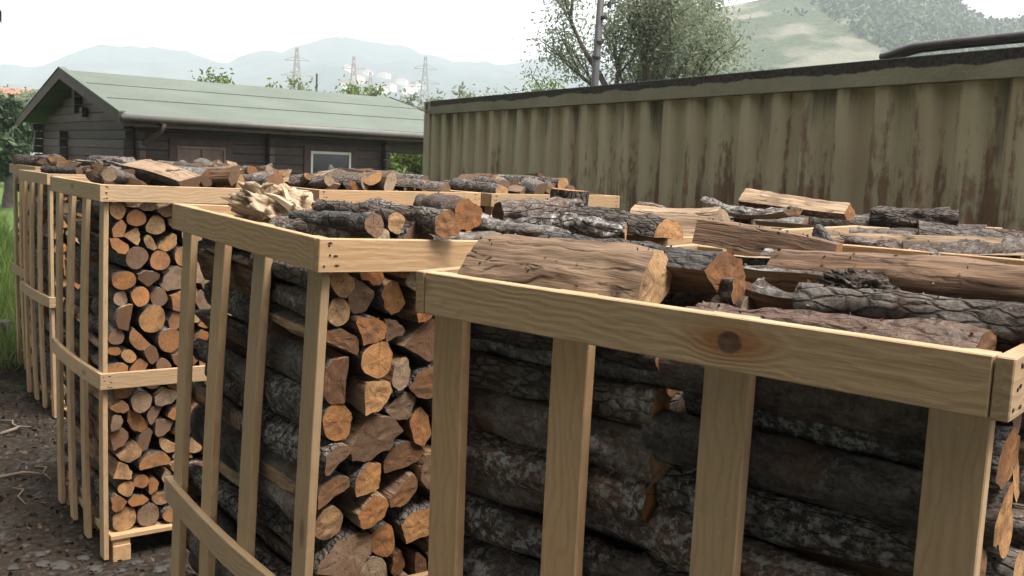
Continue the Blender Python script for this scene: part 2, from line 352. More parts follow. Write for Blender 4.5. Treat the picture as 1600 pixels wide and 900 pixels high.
# ------------------------------------------------------------------ logs
def section(kind, R, rg, n=20):
    """outline (points, edge flags: 1 = bark) and pith of a log's cross-section"""
    P = []; fl = []
    if kind == 'round':
        e = rg.uniform(.88, 1.); ph = rg.uniform(0, 6.28)
        for k in range(n):
            a = k*2*math.pi/n; q = R*(1+.05*math.sin(2*a+ph)+.03*math.sin(3*a+2*ph))
            P.append((q*math.cos(a), q*math.sin(a)*e)); fl.append(1)
        pith = (rg.uniform(-.2, .2)*R, rg.uniform(-.2, .2)*R)
    else:
        span, rad = {'half': (math.pi*rg.uniform(.85, 1.05), 1.38), 'wedge': (math.pi*rg.uniform(.38, .62), 1.95), 'slab': (math.pi*rg.uniform(.5, .7), 1.55)}[kind]
        rad *= R; m = max(6, int(n*.6))
        arc = [(rad*math.cos(-span/2+span*k/m)*(1+.03*math.sin(k*1.7)), rad*math.sin(-span/2+span*k/m)) for k in range(m+1)]
        if kind == 'half': P = arc; fl = [1]*m+[0]; cen = (rad*.42, 0)
        elif kind == 'wedge': P = arc+[(rg.uniform(0, .12)*rad, rg.uniform(-.05, .05)*rad)]; fl = [1]*m+[0, 0]; cen = (rad*.62, 0)
        else: P = arc+[(rad*.2, rad*.45), (rad*.12, -rad*.4)]; fl = [1]*m+[0, 0, 0]; cen = (rad*.6, 0)
        P = [(x-cen[0], y-cen[1]) for x, y in P]; pith = (-cen[0], -cen[1])
    a = rg.uniform(0, 6.28); c, s = math.cos(a), math.sin(a)
    rot = lambda p: (p[0]*c-p[1]*s, p[0]*s+p[1]*c)
    return [rot(p) for p in P], fl, rot(pith)
def clip(P, fl, nx_, ny_, d, newflag=0):
    """keep the part where nx*x+ny*y <= d"""
    out = []; of = []; n = len(P)
    for i in range(n):
        a, b = P[i], P[(i+1) % n]; da, db = a[0]*nx_+a[1]*ny_-d, b[0]*nx_+b[1]*ny_-d
        if da <= 0:
            out.append(a)
            if db <= 0: of.append(fl[i])
            else:
                of.append(fl[i]); t_ = da/(da-db); out.append((a[0]+(b[0]-a[0])*t_, a[1]+(b[1]-a[1])*t_)); of.append(newflag)
        elif db <= 0:
            t_ = da/(da-db); out.append((a[0]+(b[0]-a[0])*t_, a[1]+(b[1]-a[1])*t_)); of.append(fl[i])
    return out, of
def resample(P, fl, step):
    Q = []; f2 = []
    for i in range(len(P)):
        a, b = P[i], P[(i+1) % len(P)]; L = math.hypot(b[0]-a[0], b[1]-a[1]); k = max(1, int(round(L/step)))
        for j in range(k): Q.append((a[0]+(b[0]-a[0])*j/k, a[1]+(b[1]-a[1])*j/k)); f2.append(fl[i])
    return Q, f2
def log_geo(L, sec, seed, lod=0, bend=None, taper=None, amp=1., rough_end=0.):
    """vertices in the log's own frame (x = length), side faces, end faces, per-face material"""
    P, fl, pith = sec; rg = random.Random(seed)
    bend = (rg.uniform(-.012, .012), rg.uniform(-.008, .008)) if bend is None else bend
    taper = rg.uniform(-.1, .1) if taper is None else taper
    tl = [(rg.uniform(-.12, .12), rg.uniform(-.12, .12)) for _ in range(2)]
    if lod: P, fl = resample(P, fl, {1: .02, 2: .011, 3: .0065}[lod])
    N = {0: 2, 1: 6, 2: 14, 3: 30}[lod]; n = len(P)
    cx = sum(p[0] for p in P)/n; cy = sum(p[1] for p in P)/n
    V = []; LC = []
    for i in range(N):
        s = -1+2*i/(N-1); x0 = s*L/2; w = 1+taper*s
        bx = bend[0]*(1-s*s); by = bend[1]*(1-s*s)
        for k, (px, py) in enumerate(P):
            q = Vector((x0*1., px, py)); qx, qy = (px-cx)*w+cx+bx, (py-cy)*w+cy+by
            if lod:
                bk = fl[k] and fl[k-1]
                a = (.0065 if bk else .0045)*amp
                d = a*noise.noise(Vector((x0*9+seed, px*28, py*28)))+ (a*.7*noise.noise(Vector((x0*22, px*60+seed, py*60))) if lod > 1 else 0)
                if lod > 1: d += .011*amp*noise.noise(Vector((x0*3.2+seed*1.3, px*6, py*6)))
                if lod > 2 and bk: d += .0016*amp*noise.noise(Vector((x0*45, px*110+seed, py*110)))
                r_ = math.hypot(px-cx, py-cy)+1e-6; qx += (px-cx)/r_*d; qy += (py-cy)/r_*d
            if i in (0, N-1):
                tt = tl[0] if i == 0 else tl[1]; xe = x0+(px*tt[0]+py*tt[1])
                if rough_end: xe += rough_end*noise.noise(Vector((px*40+seed, py*40, i)))
            else: xe = x0
            V.append((xe, qx, qy)); LC.append((xe, px-pith[0], py-pith[1]))
    side = []; sm = []
    for i in range(N-1):
        for k in range(n):
            side.append((i*n+k, i*n+(k+1) % n, (i+1)*n+(k+1) % n, (i+1)*n+k)); sm.append(0 if fl[k] else 1)
    ends = [list(range(n-1, -1, -1)), [(N-1)*n+k for k in range(n)]]
    return V, LC, side, sm, ends, n, N
def mesh_from(name, V, LC, rnd, faces, mi, mats, smooth=True):
    me = bpy.data.meshes.new(name); me.from_pydata(V, [], faces)
    for m in mats: me.materials.append(m)
    if mi is not None: me.polygons.foreach_set('material_index', mi)
    a = me.attributes.new('lc', 'FLOAT_VECTOR', 'POINT'); a.data.foreach_set('vector', np.array(LC, dtype=np.float32).ravel())
    b = me.attributes.new('rnd', 'FLOAT', 'POINT'); b.data.foreach_set('value', np.full(len(V), rnd, dtype=np.float32) if np.isscalar(rnd) else np.array(rnd, dtype=np.float32))
    if smooth: me.polygons.foreach_set('use_smooth', [True]*len(faces))
    me.update(); return me
def end_mesh(V, LC, ring, rnd, seed, lod, flip):
    """cut face: fan over inner rings so that the saw marks give some relief"""
    c = [sum(V[k][j] for k in ring)/len(ring) for j in range(3)]; cl = [sum(LC[k][j] for k in ring)/len(ring) for j in range(3)]
    EV = []; EL = []; n = len(ring); rings = 3 if lod > 1 else 1
    for q in range(rings):
        w = q/rings
        for k in ring:
            p = [V[k][j]*(1-w)+c[j]*w for j in range(3)]; l = [LC[k][j]*(1-w)+cl[j]*w for j in range(3)]
            if q: p[0] += .0025*noise.noise(Vector((p[1]*60, p[2]*60, seed)))
            EV.append(p); EL.append(l)
    EV.append(c); EL.append(cl); fs = []
    for q in range(rings-1):
        fs += [(q*n+k, q*n+(k+1) % n, (q+1)*n+(k+1) % n, (q+1)*n+k) for k in range(n)]
    fs += [((rings-1)*n+k, (rings-1)*n+(k+1) % n, len(EV)-1) for k in range(n)]
    return mesh_from('cut_end', EV, EL, rnd, fs, None, [M['end']], False)
def log_object(name, mat, L, sec, seed, rnd, lod, label, group, **kw):
    V, LC, side, sm, ends, n, N = log_geo(L, sec, seed, lod, **kw)
    me = mesh_from(name, V, LC, rnd, side, sm, [M['bark'], M['split']])
    # split faces keep crisp edges
    o = link(bpy.data.objects.new(name, me)); o.matrix_world = mat
    tag(o, label, 'log', group)
    for q, ring in enumerate(ends):
        link(bpy.data.objects.new('cut_end', end_mesh(V, LC, ring, rnd, seed+q, lod, q)), o)
    try: me.set_sharp_from_angle(angle=1.15)
    except Exception: pass
    return o
def pack(rg, w0, w1, z0, z1, rlo, rhi):
    D = []; A = np.zeros((0, 3)); fails = 0
    while fails < 14:
        r = rg.triangular(rlo, rhi, rlo+(rhi-rlo)*.35)
        if fails > 5: r = rg.uniform(rlo*.65, rlo)
        xs_ = np.linspace(w0+r, w1-r, 44)
        if len(A):
            dx = np.abs(xs_[:, None]-A[None, :, 0]); s = A[None, :, 2]+r
            z = np.where(dx < s, A[None, :, 1]+np.sqrt(np.maximum(s*s-dx*dx, 0)), z0+r).max(axis=1); z = np.maximum(z, z0+r)
        else: z = np.full(len(xs_), z0+r)
        k = int(np.argmin(z+np.array([rg.uniform(0, .012) for _ in xs_])))
        if z[k]+r > z1: fails += 1; continue
        D.append((float(xs_[k]), float(z[k]), r)); A = np.array(D)
    return D
def tone(bark=.3, split=.3, end=.3, lich=.5):
    best = min((((r*.001*3.7 % 1-bark)**2+(r*.001*5.9 % 1-split)**2+(r*.001*9.1 % 1-end)**2+.4*(r*.001*11.3 % 1-lich)**2, r*.001) for r in range(1, 4000)))
    return best[1]
AUTO = []   # each: dict(crate, L, mat, sec, seed, rnd, where, kind)
LOGF = Matrix(((0, -1, 0), (1, 0, 0), (0, 0, 1))).to_4x4()     # log x -> crate y (along the slatted side)
seed = 100
for key, (MW, H) in CMAT.items():
    rg = random.Random(key); row = key[0]
    rlo, rhi = {'C': (.032, .054), 'B': (.027, .066), 'A': (.026, .068), 'D': (.034, .07), 'E': (.034, .07)}[row]
    ztop = H-{'C': .05, 'B': .045, 'A': .02, 'D': .02, 'E': .02}[row]
    for layer in (0, 1):
        D = pack(rg, T*2+.004, 1-T*2-.004, .132, ztop, rlo, rhi); mx = D
        kinds = [rg.choices(('round', 'half', 'wedge', 'slab'), (.78, .12, .06, .04) if (row == 'C' or (d[0]-d[2] < .08 and row == 'B')) else (.30, .29, .27, .14))[0] for d in D]
        for i, (x, z, r) in enumerate(D):
            sec = section(kinds[i], r*.985, rg)
            P, fl, pith = sec
            if kinds[i] != 'round':
                for j, (x2, z2, r2) in enumerate(D):
                    dx, dz = x2-x, z2-z; dd = math.hypot(dx, dz)
                    if j != i and dd < (r+r2)*1.7:
                        k = (dd*dd+r*r-r2*r2)/(2*dd); P, fl = clip(P, fl, -dx/dd, dz/dd, k-.0015)   # section y runs along -b
                P, fl = clip(P, fl, 1, 0, x-T*2-.003); P, fl = clip(P, fl, -1, 0, 1-T*2-.003-x)
                P, fl = clip(P, fl, 0, -1, z-.131)
                if len(P) < 4: P, fl, pith = section('round', r, rg)
            seed += 1
            L = rg.uniform(.44, .485); yc_ = (.255 if layer == 0 else .745)+rg.uniform(-.012, .012)
            if layer == 0: yc_ = T+.008+L/2+rg.uniform(0, .035)
            m = MW @ Matrix.Translation((x, yc_, z)) @ LOGF @ Matrix.Rotation(rg.uniform(-.02, .02), 4, 'Z')
            AUTO.append(dict(c=key, L=L, m=m, sec=(P, fl, pith), seed=seed, rnd=rg.random(), k=kinds[i], x=x, z=z, layer=layer, H=H, loose=0))
    # loose logs heaped on top
    nl = {'C1': 5, 'C2': 14, 'C3': 13, 'B1': 11, 'B2': 14, 'B3': 16}.get(key, 24)
    for q in range(nl):
        r = rg.uniform(.02, .052); k = rg.choice(('round', 'round', 'half', 'wedge', 'slab', 'half')); seed += 1; L = rg.uniform(.34, .48)
        x = rg.uniform(.1, .9); y = rg.uniform(.26, .74); z = H-{'C': .045, 'B': .035}.get(row, -.008)+r*rg.uniform(.0, .9)
        m = MW @ Matrix.Translation((x, y, z)) @ LOGF @ Matrix.Rotation(rg.gauss(0, .32), 4, 'Z') @ Matrix.Rotation(rg.gauss(0, .07), 4, 'Y')
        AUTO.append(dict(c=key, L=L, m=m, sec=section(k, r, rg), seed=seed, rnd=tone(bark=rg.choice((.05, .3, .5, .7, .75)), split=rg.choice((.05, .5, .6, .97)), end=rg.choice((.6, .75, .85, .95, .1)), lich=rg.random()), k=k, x=x, z=z, layer=2, H=H, loose=1))
# ---- single logs laid on the heaps, each placed on its own upright plane b = const of its crate
CK = {'C': (KC, yc), 'B': (KB, yb), 'A': (KA, ya)}
def onb(p, cr, b):
    K, yw = CK[cr]; db = Vector((math.cos(yw), math.sin(yw), 0)); d = ray(*p); P0 = Vector((K[0], K[1], 0))+db*b
    return CAMP+d*((P0-CAMP).dot(db)/d.dot(db))
def shape(kind, R, ang, seed, flat=1.):
    rg = random.Random(seed); P, fl, pith = section(kind, R, rg, 26)
    # undo the random turn: bark side towards ang (0 = away, 90 = up)
    mx = sum(p[0] for p, f in zip(P, fl) if f); my = sum(p[1] for p, f in zip(P, fl) if f)
    a0 = math.atan2(my, mx) if kind != 'round' else 0; a = math.radians(ang)-a0; c, s = math.cos(a), math.sin(a)
    rot = lambda p: (p[0]*c-p[1]*s, (p[0]*s+p[1]*c)*flat)
    return [rot(p) for p in P], fl, rot(pith)
HERO = 0
def hero(name, label, cr, p1, b1, p2, b2, R, kind, ang=90, ext=(0, 0), tn={}, flat=1., amp=1.2, poly=None, lod=3, **kw):
    global HERO
    HERO += 1; A, B = onb(p1, cr, b1), onb(p2, cr, b2); x = (B-A).normalized(); A = A-x*ext[0]; B = B+x*ext[1]
    y = Vector((0, 0, 1)).cross(x).normalized(); z = x.cross(y)
    m = Matrix((x, y, z)).transposed().to_4x4(); m.translation = (A+B)/2
    if poly: sec = ([(a*R, b*R) for a, b, f in poly], [f for a, b, f in poly], (poly[0][0]*R, poly[0][1]*R))
    else: sec = shape(kind, R, ang, HERO, flat)
    return log_object(name, m, (B-A).length, sec, 5000+HERO, tone(**tn), lod, label, None, amp=amp, **kw)
SL, FLg = 'split_log', 'firewood_log'
# on the crate with the knotted rail
hero(SL, 'thick weathered split log with yellow end and knots, lying along the knotted rail', 'C', (752, 402), .085, (1020, 437), .095, .045, '', ext=(.01, 0), poly=[(-1.15, -.9, 0), (.2, -1.05, 0), (1.1, -.55, 1), (1.3, .2, 1), (.75, 1.0, 0), (.1, .85, 0), (-.6, .1, 0)], tn=dict(split=.62, end=0., bark=.4), bend=(.0, .006), amp=1.3)
hero(SL, 'dark grey weathered split log with pinkish end behind the thick yellow-ended one', 'C', (905, 402), .235, (1140, 440), .215, .052, 'half', 30, ext=(.06, 0), tn=dict(bark=.05, split=.62, end=.62, lich=0))
hero(SL, 'flat slab of rough reddish bark lying just inside the knotted rail', 'C', (1085, 482), .075, (1540, 546), .08, .036, 'slab', 90, tn=dict(bark=.97, split=.3, end=.6, lich=.0), flat=.55, amp=2.2)
hero(FLg, 'grey mossy crooked log with a crusty lump, beside the reddish bark slab', 'C', (1250, 485), .135, (1640, 533), .15, .038, 'round', tn=dict(bark=.52, lich=.1, end=.7), amp=1.3, taper=.22, bend=(0, .006))
hero(SL, 'short dark brown split piece between bark slab and smooth trunk', 'C', (1186, 462), .22, (1290, 474), .2, .026, 'wedge', 60, ext=(0, .03), tn=dict(split=.33, bark=.2, end=.6))
hero(FLg, 'long smooth brown barkless trunk with a cracked top, largest on its crate', 'C', (1214, 424), .40, (1662, 464), .345, .046, '', poly=[(math.cos(i*.3927)*(1.05 if i % 3 else .97), math.sin(i*.3927)*.95, 0) for i in range(16)], tn=dict(split=.5, end=.62, bark=.9), amp=.9, ext=(0, .0), taper=.08, bend=(0, -.004))
hero(SL, 'pale flat split log face lying below the smooth brown trunk', 'C', (1100, 438), .33, (1230, 452), .36, .036, 'half', 20, ext=(.0, .16), tn=dict(split=.02, end=.0, bark=.2))
hero(SL, 'curved half log with pale top edge and dark underside touching the trunk end', 'C', (1112, 405), .53, (1236, 410), .53, .033, 'half', 250, ext=(.03, .14), tn=dict(split=.95, bark=.0, end=.6))
hero(SL, 'wood wedge with broad pinkish cut end between dark split log and bark slab', 'C', (1085, 452), .24, (1170, 470), .19, .036, 'wedge', 200, ext=(.15, 0), tn=dict(end=.66, split=.35, bark=.2))
# on the crates behind it
hero(SL, 'huge pale grey-beige sawn wedge block, the largest of the timber blocks', 'B', (985, 344), 1.16, (1120, 352), 1.30, .052, '', ext=(.0, .0), poly=[(-1.2, -.9, 0), (1.1, -.9, 0), (1.2, .4, 0), (.5, 1., 0), (-.3, .75, 0)], tn=dict(split=.97, end=.95), amp=.6)
hero(SL, 'tilted brown sawn plank block leaning against the huge beige block', 'C', (1092, 362), .88, (1255, 392), .90, .034, '', ext=(0, .08), poly=[(-1.2, -.8, 0), (1., -.8, 0), (1., .9, 0), (-.7, .9, 0)], tn=dict(split=.62, end=.62), amp=.6)
hero(SL, 'reddish half log with ragged bark top and yellow fungus on its end', 'B', (888, 342), 1.03, (1046, 362), 1.05, .047, 'half', 70, tn=dict(bark=.3, split=.3, end=.02))
hero(SL, 'upright bark-edged stump chunk with orange face, standing above the crate', 'B', (882, 334), 1.13, (886, 296), 1.13, .055, 'half', 190, tn=dict(bark=.3, split=.28, end=.3), ext=(.02, .0), bend=(0, 0))
hero(FLg, 'rough dark bark log with orange cut end near the front of its heap', 'B', (672, 322), .60, (732, 334), .50, .038, 'round', ext=(.06, 0), tn=dict(bark=.3, end=.42, lich=.1), amp=1.6)
hero(FLg, 'silvery grey barkless log with knots beside the rough orange-ended log', 'B', (582, 330), .37, (698, 349), .32, .031, 'round', tn=dict(bark=.7, end=.7, lich=.9))
hero(SL, 'split log with triangular brown end above the nailed front rail', 'B', (545, 352), .30, (618, 358), .27, .042, 'wedge', 268, ext=(.16, 0), tn=dict(end=.66, split=.6, bark=.1))
hero(FLg, 'pale striped log just behind the front rail beside the triangular end', 'B', (515, 362), .17, (600, 374), .20, .026, 'round', ext=(.12, .0), tn=dict(bark=.7, lich=.95, end=.9))
hero(FLg, 'pale striped log with low half-hidden cut end behind the front rail', 'B', (650, 366), .36, (770, 376), .58, .028, 'round', ext=(.12, .0), tn=dict(bark=.68, lich=.98, end=.4))
hero(FLg, 'pale lichen-covered forked branch with a dark upright stub', 'B', (772, 350), .62, (880, 368), .68, .021, 'round', ext=(.14, .02), tn=dict(bark=.68, lich=.95, end=.9), amp=1.8)
hero(FLg, 'small dark log next to the pale root chunk', 'B', (505, 346), .14, (572, 353), .15, .025, 'round', ext=(.14, .04), tn=dict(bark=.02, lich=.3, end=.7))
hero(FLg, 'brown log with one peeled pale end behind the small dark log', 'B', (522, 331), .24, (606, 346), .25, .026, 'round', ext=(.1, .04), tn=dict(bark=.4, lich=.4, end=.0))
hero(FLg, 'bark log with scaly lichen and glowing orange end', 'B', (868, 360), .80, (978, 364), .93, .028, 'round', ext=(.14, 0), tn=dict(bark=.4, lich=.95, end=.3), amp=2)
hero(FLg, 'thick silver-barked log with a dark broken end', 'B', (778, 334), .72, (862, 326), .92, .036, 'round', ext=(0, .1), tn=dict(bark=.72, lich=.98, end=.8), amp=1.8)
hero(SL, 'wavy pale peeled slab lying highest in front of the container', 'B', (1106, 312), 1.92, (1240, 330), 1.76, .034, 'slab', 90, tn=dict(split=.97, bark=.75, end=.9, lich=.9), flat=.7, bend=(.0, -.03), amp=1.8)
hero(SL, 'cream-coloured split log with a triangular end in front of the container', 'B', (1232, 322), 2.1, (1328, 334), 2.16, .036, 'wedge', 260, ext=(.18, 0), tn=dict(split=.98, end=.6, bark=.9))
hero(FLg, 'dark log with deeply furrowed bark in front of the rusty container', 'B', (1360, 338), 2.36, (1496, 346), 2.52, .037, 'round', tn=dict(bark=.28, lich=.05, end=.62), amp=2.6)
hero(FLg, 'short dark speckled branch sticking up beside the smooth trunk', 'C', (1276, 362), 1.17, (1312, 388), 1.1, .019, 'round', ext=(0, .1), tn=dict(bark=.02, lich=.5, end=.8), lod=2)
hero(FLg, 'silver-grey flaky log behind the smooth brown trunk', 'C', (1302, 380), 1.26, (1432, 406), 1.1, .032, 'round', ext=(0, .1), tn=dict(bark=.74, lich=.98, end=.8), amp=2)
hero(FLg, 'crooked dark branch with side knots on the lichen heap', 'C', (1405, 382), 1.38, (1560, 404), 1.3, .022, 'round', ext=(0, .12), tn=dict(bark=.02, lich=.3, end=.8), amp=2.4, bend=(.01, .02))
hero(FLg, 'dark grey branch along the far rail of the lichen heap', 'C', (1442, 376), 1.62, (1600, 386), 1.6, .022, 'round', ext=(0, .1), tn=dict(bark=.06, lich=.6, end=.8), amp=2.2)
hero(FLg, 'mottled brown log lying beneath the crooked dark branch', 'C', (1440, 405), 1.2, (1620, 418), 1.16, .034, 'round', ext=(.1, .1), tn=dict(bark=.4, lich=.8, end=.6), amp=2)
# twisted root chunk
def blob(name, c, size, yaw, seed, mat, parent=None, tilt=0., bt=.7):
    bm = bmesh.new(); bmesh.ops.create_icosphere(bm, subdivisions=5, radius=1)
    for v in bm.verts:
        p = v.co.copy(); w = noise.fractal(Vector((p.x*1.0+seed, p.y*3.2, p.z*1.6)), .8, 2.2, 5)
        r_ = 1+.36*w+.30*(.6-abs(noise.noise(Vector((p.x*1.6+seed, p.y*5+p.x*3, p.z*4))))*2.4)+.07*noise.noise(Vector((p.x*5, p.y*16, p.z*16+seed))); v.co = Vector((p.x*size[0]*r_, p.y*size[1]*r_, p.z*size[2]*r_))
    me = bpy.data.meshes.new(name); bm.to_mesh(me); bm.free(); me.materials.append(mat)
    co = np.zeros(len(me.vertices)*3, dtype=np.float32); me.vertices.foreach_get('co', co)
    a = me.attributes.new('lc', 'FLOAT_VECTOR', 'POINT'); a.data.foreach_set('vector', co)
    b = me.attributes.new('rnd', 'FLOAT', 'POINT'); b.data.foreach_set('value', np.full(len(me.vertices), tone(split=.99, bark=bt, lich=.1), dtype=np.float32))
    me.polygons.foreach_set('use_smooth', [True]*len(me.polygons)); o = link(bpy.data.objects.new(name, me), parent)
    o.matrix_world = Matrix.Translation(c) @ Matrix.Rotation(yaw, 4, 'Z') @ Matrix.Rotation(tilt, 4, 'Y'); return o
t = NT('torn_wood', .8, .2); a, r, p = logcoords(t); f = t.noise(t.vm('MULTIPLY', p, (3, 24, 24)), 3., 6, .65, .8)
M['torn'] = t.done(t.ramp(f, (.3, (.22, .13, .075)), (.5, (.42, .31, .21)), (.7, (.52, .41, .29))), f, .8, .008)
rc = blob('root_chunk', onb((440, 332), 'B', .17), (.14, .085, .06), -.5, 3.3, M['torn'], tilt=.25)
rq = random.Random(5)
for k in range(15):
    m = MB(); a0 = Vector((rq.uniform(-.09, .09), rq.uniform(-.06, .06), rq.uniform(-.01, .055))); dv = Vector((rq.choice((-1, 1, 1))*rq.uniform(.05, .1), rq.gauss(0, .03), rq.uniform(.0, .05)))
    m.tube([a0, a0+dv*.55+Vector((0, 0, .006)), a0+dv], [rq.uniform(.008, .016), .008, .0015], 5)
    o = m.build('splinter', M['torn'], rc); nv = len(o.data.vertices); co = np.array([v.co for v in o.data.vertices], dtype=np.float32)
    o.data.attributes.new('lc', 'FLOAT_VECTOR', 'POINT').data.foreach_set('vector', co.ravel()); o.data.attributes.new('rnd', 'FLOAT', 'POINT').data.foreach_set('value', np.full(nv, tone(split=rq.choice((.99, .02)), bark=.7), dtype=np.float32))
tag(rc, 'pale twisted root chunk of torn wood on the crate corner', 'root')
tag(blob('root_chunk', onb((192, 266), 'A', .30), (.14, .09, .055), .5, 8.1, M['bark'], tilt=.1), 'grey knotty stump lying highest on the crate with the open side', 'root')
tag(blob('root_chunk', onb((1338, 458), 'C', .16), (.055, .035, .03), 2.3, 5.7, M['bark'], bt=.55), 'crusty mossy bark lump on the grey crooked log', 'bark')
# ---- which of the packed logs show: cast rays from around the camera through the crates
BV = []; BF = []; OWN = []
def bv_add(V, Fs, own):
    k = len(BV); BV.extend(V); BF.extend([tuple(i+k for i in f) for f in Fs]); OWN.extend([own]*len(Fs))
LOW = []
for i, d in enumerate(AUTO):
    V, LC, side, sm, ends, n, N = log_geo(d['L'], d['sec'], d['seed'], 0)
    LOW.append((V, LC, side, sm, ends)); bv_add([tuple(d['m'] @ Vector(v)) for v in V], side+ends, i)
bpy.context.view_layer.update()
for o in list(bpy.data.objects):
    if o.type == 'MESH' and o.name.split('.')[0] in ('rail', 'slat', 'firewood_log', 'split_log', 'cut_end', 'root_chunk'):
        mw = o.matrix_world; bv_add([tuple(mw @ v.co) for v in o.data.vertices], [tuple(p.vertices) for p in o.data.polygons], -1)
tree_ = BVHTree.FromPolygons(BV, BF)
cnt = {}
for yy in range(250, 900, 4):
    for xx in range(1, 1600, 4):
        h = tree_.ray_cast(CAMP, ray(xx, yy).normalized(), 14)
        if h[2] is not None: i = OWN[h[2]]; cnt[i] = cnt.get(i, 0)+1
order = sorted((i for i in cnt if i >= 0), key=lambda i: -cnt[i])[:252]
pick = set(order)
CN = {'C1': 'knotted-rail crate', 'C2': 'smooth-trunk crate', 'C3': 'lichen-branch crate', 'B1': 'root-chunk crate', 'B2': 'wedge-block crate',
      'B3': 'container-end crate', 'A1': 'open-sided crate', 'A2': 'crate behind the root chunk', 'A3': 'row-end crate in front of the container',
      'D1': 'bowed-rail crate', 'D2': 'crate facing the shuttered window', 'D3': 'crate facing the grey window', 'E1': 'grass-side crate', 'E2': 'crate closest to the cabin'}
KN = {'round': 'round log', 'half': 'half-round log', 'wedge': 'wedge-shaped log', 'slab': 'flat-sided log'}
for i in order:
    d = AUTO[i]; dist = (d['m'].translation-CAMP).length
    lod = 3 if dist < 2.3 and cnt[i] > 60 else 2 if dist < 4.5 else 1
    if d['loose'] or d['z'] > d['H']-.16: wh = 'on top of the '
    elif d['layer'] == 0 and d['x'] > .16: wh = 'end-on in the '
    else: wh = 'behind the slats of the '
    er = d['rnd']*9.1 % 1; br = d['rnd']*3.7 % 1; big = max(math.hypot(*p) for p in d['sec'][0])
    if wh.startswith('end-on'): ad = 'pale-ended' if er < .12 or er > .93 else 'orange-ended' if er < .5 else 'brown-ended' if er < .67 else 'dark-ended'
    else: ad = 'blackish' if br < .2 else 'dark brown' if br < .5 else 'grey' if br < .85 else 'reddish brown'
    sz = 'thin' if big < .042 else 'thick' if big > .066 else 'medium'
    lab = sz+' '+ad+' '+KN[d['k']]+' '+wh+CN[d['c']]
    log_object('firewood_log' if d['k'] == 'round' else 'split_log', d['m'], d['L'], d['sec'], d['seed'], d['rnd'], lod, lab, lab)
V = []; LC = []; FS = []; MI = []; RN = []
for i, d in enumerate(AUTO):
    if i in pick: continue
    v, lc, side, sm, ends = LOW[i]; k = len(V)
    V += [tuple(d['m'] @ Vector(p)) for p in v]; LC += lc; RN += [d['rnd']]*len(v)
    FS += [tuple(q+k for q in f) for f in side+[tuple(e) for e in ends]]; MI += sm+[2, 2]
o = link(bpy.data.objects.new('stacked_firewood', mesh_from('stacked_firewood', V, LC, RN, FS, MI, [M['bark'], M['split'], M['end']], False)))
o['kind'] = 'stuff'; tag(o, 'tightly stacked firewood filling the inside of all the crates', 'firewood')
print('logs', len(AUTO), 'picked', len(order), 'smallest', cnt[order[-1]], 'left over', sum(1 for i in cnt if i >= 0)-len(order))
HAZE = .00062
# ------------------------------------------------------------------ container
def metal_paint():
    t = NT('rusty_olive_paint', .6, .35); c = t.coord(); z = t.n('SeparateXYZ', Vector=c).outputs[2]
    base = t.ramp(t.noise(c, 1.3, 4), (.3, (.28, .25, .155)), (.7, (.37, .33, .21)))
    base = t.mix(t.ramp(t.noise(t.vm('MULTIPLY', c, (5, 5, .4)), 1.2, 4), (.45, 0.), (.68, .7)), base, (.28, .20, .125))
    st = t.noise(t.vm('MULTIPLY', c, (7, 7, .5)), 1.6, 5, .6); fi = t.noise(t.vm('MULTIPLY', c, (1, 1, .5)), 16, 5, .7)
    low = t.n('MapRange', Value=z, **{'From9Min': .9, 'From9Max': 2.4, 'To9Min': .17, 'To9Max': -.05}).outputs[0]
    low = t.math('ADD', low, t.n('MapRange', Value=t.n('SeparateXYZ', Vector=c).outputs[0], **{'From9Min': 1., 'From9Max': 8., 'To9Min': -.05, 'To9Max': .05}).outputs[0])
    rm = t.ramp(t.math('ADD', t.math('ADD', t.math('MULTIPLY', st, .62), t.math('MULTIPLY', fi, .38)), low), (.545, 0.), (.625, .85))
    rust = t.ramp(fi, (.35, (.06, .028, .017)), (.65, (.15, .07, .035)))
    col = t.mix(rm, base, rust)
    # algae washed down from the roof edge
    al = t.noise(t.vm('MULTIPLY', c, (4, 4, .35)), 1.1, 4, .6)
    am = t.math('ADD', al, t.n('MapRange', Value=z, **{'From9Min': 1.6, 'From9Max': 2.56, 'To9Min': -.25, 'To9Max': .06}).outputs[0])
    col = t.mix(t.ramp(am, (.52, 0.), (.62, .7)), col, (.04, .038, .03))
    return t.done(col, fi, .25, .004)
def rail_paint():
    t = NT('mossy_olive_rail', .75, .2); c = t.coord(); z = t.n('SeparateXYZ', Vector=c).outputs[2]
    base = t.ramp(t.noise(c, 2, 4), (.3, (.17, .16, .11)), (.7, (.25, .235, .165)))
    e = t.math('ADD', t.math('MULTIPLY', t.math('SUBTRACT', z, 2.562-.066), 14.), t.math('MULTIPLY', t.math('SUBTRACT', t.noise(t.vm('MULTIPLY', c, (1, 1, .4)), 2.1, 5, .65), .5), 1.5))
    f = t.noise(c, 40, 4)
    return t.done(t.mix(t.ramp(e, (-.0, 0.), (.12, 1.)), base, t.ramp(f, (.3, (.018, .017, .014)), (.7, (.06, .055, .043)))), f, .5, .01)
M['paint'], M['rail'] = metal_paint(), rail_paint()
CY = -1.063; CL, CH, CWd = 12.19, 2.562, 2.44
ct = empty('shipping_container', (-1.063, 11.07, 0), (0, 0, CY)); tag(ct, 'long olive corrugated shipping container streaked with rust', 'container')
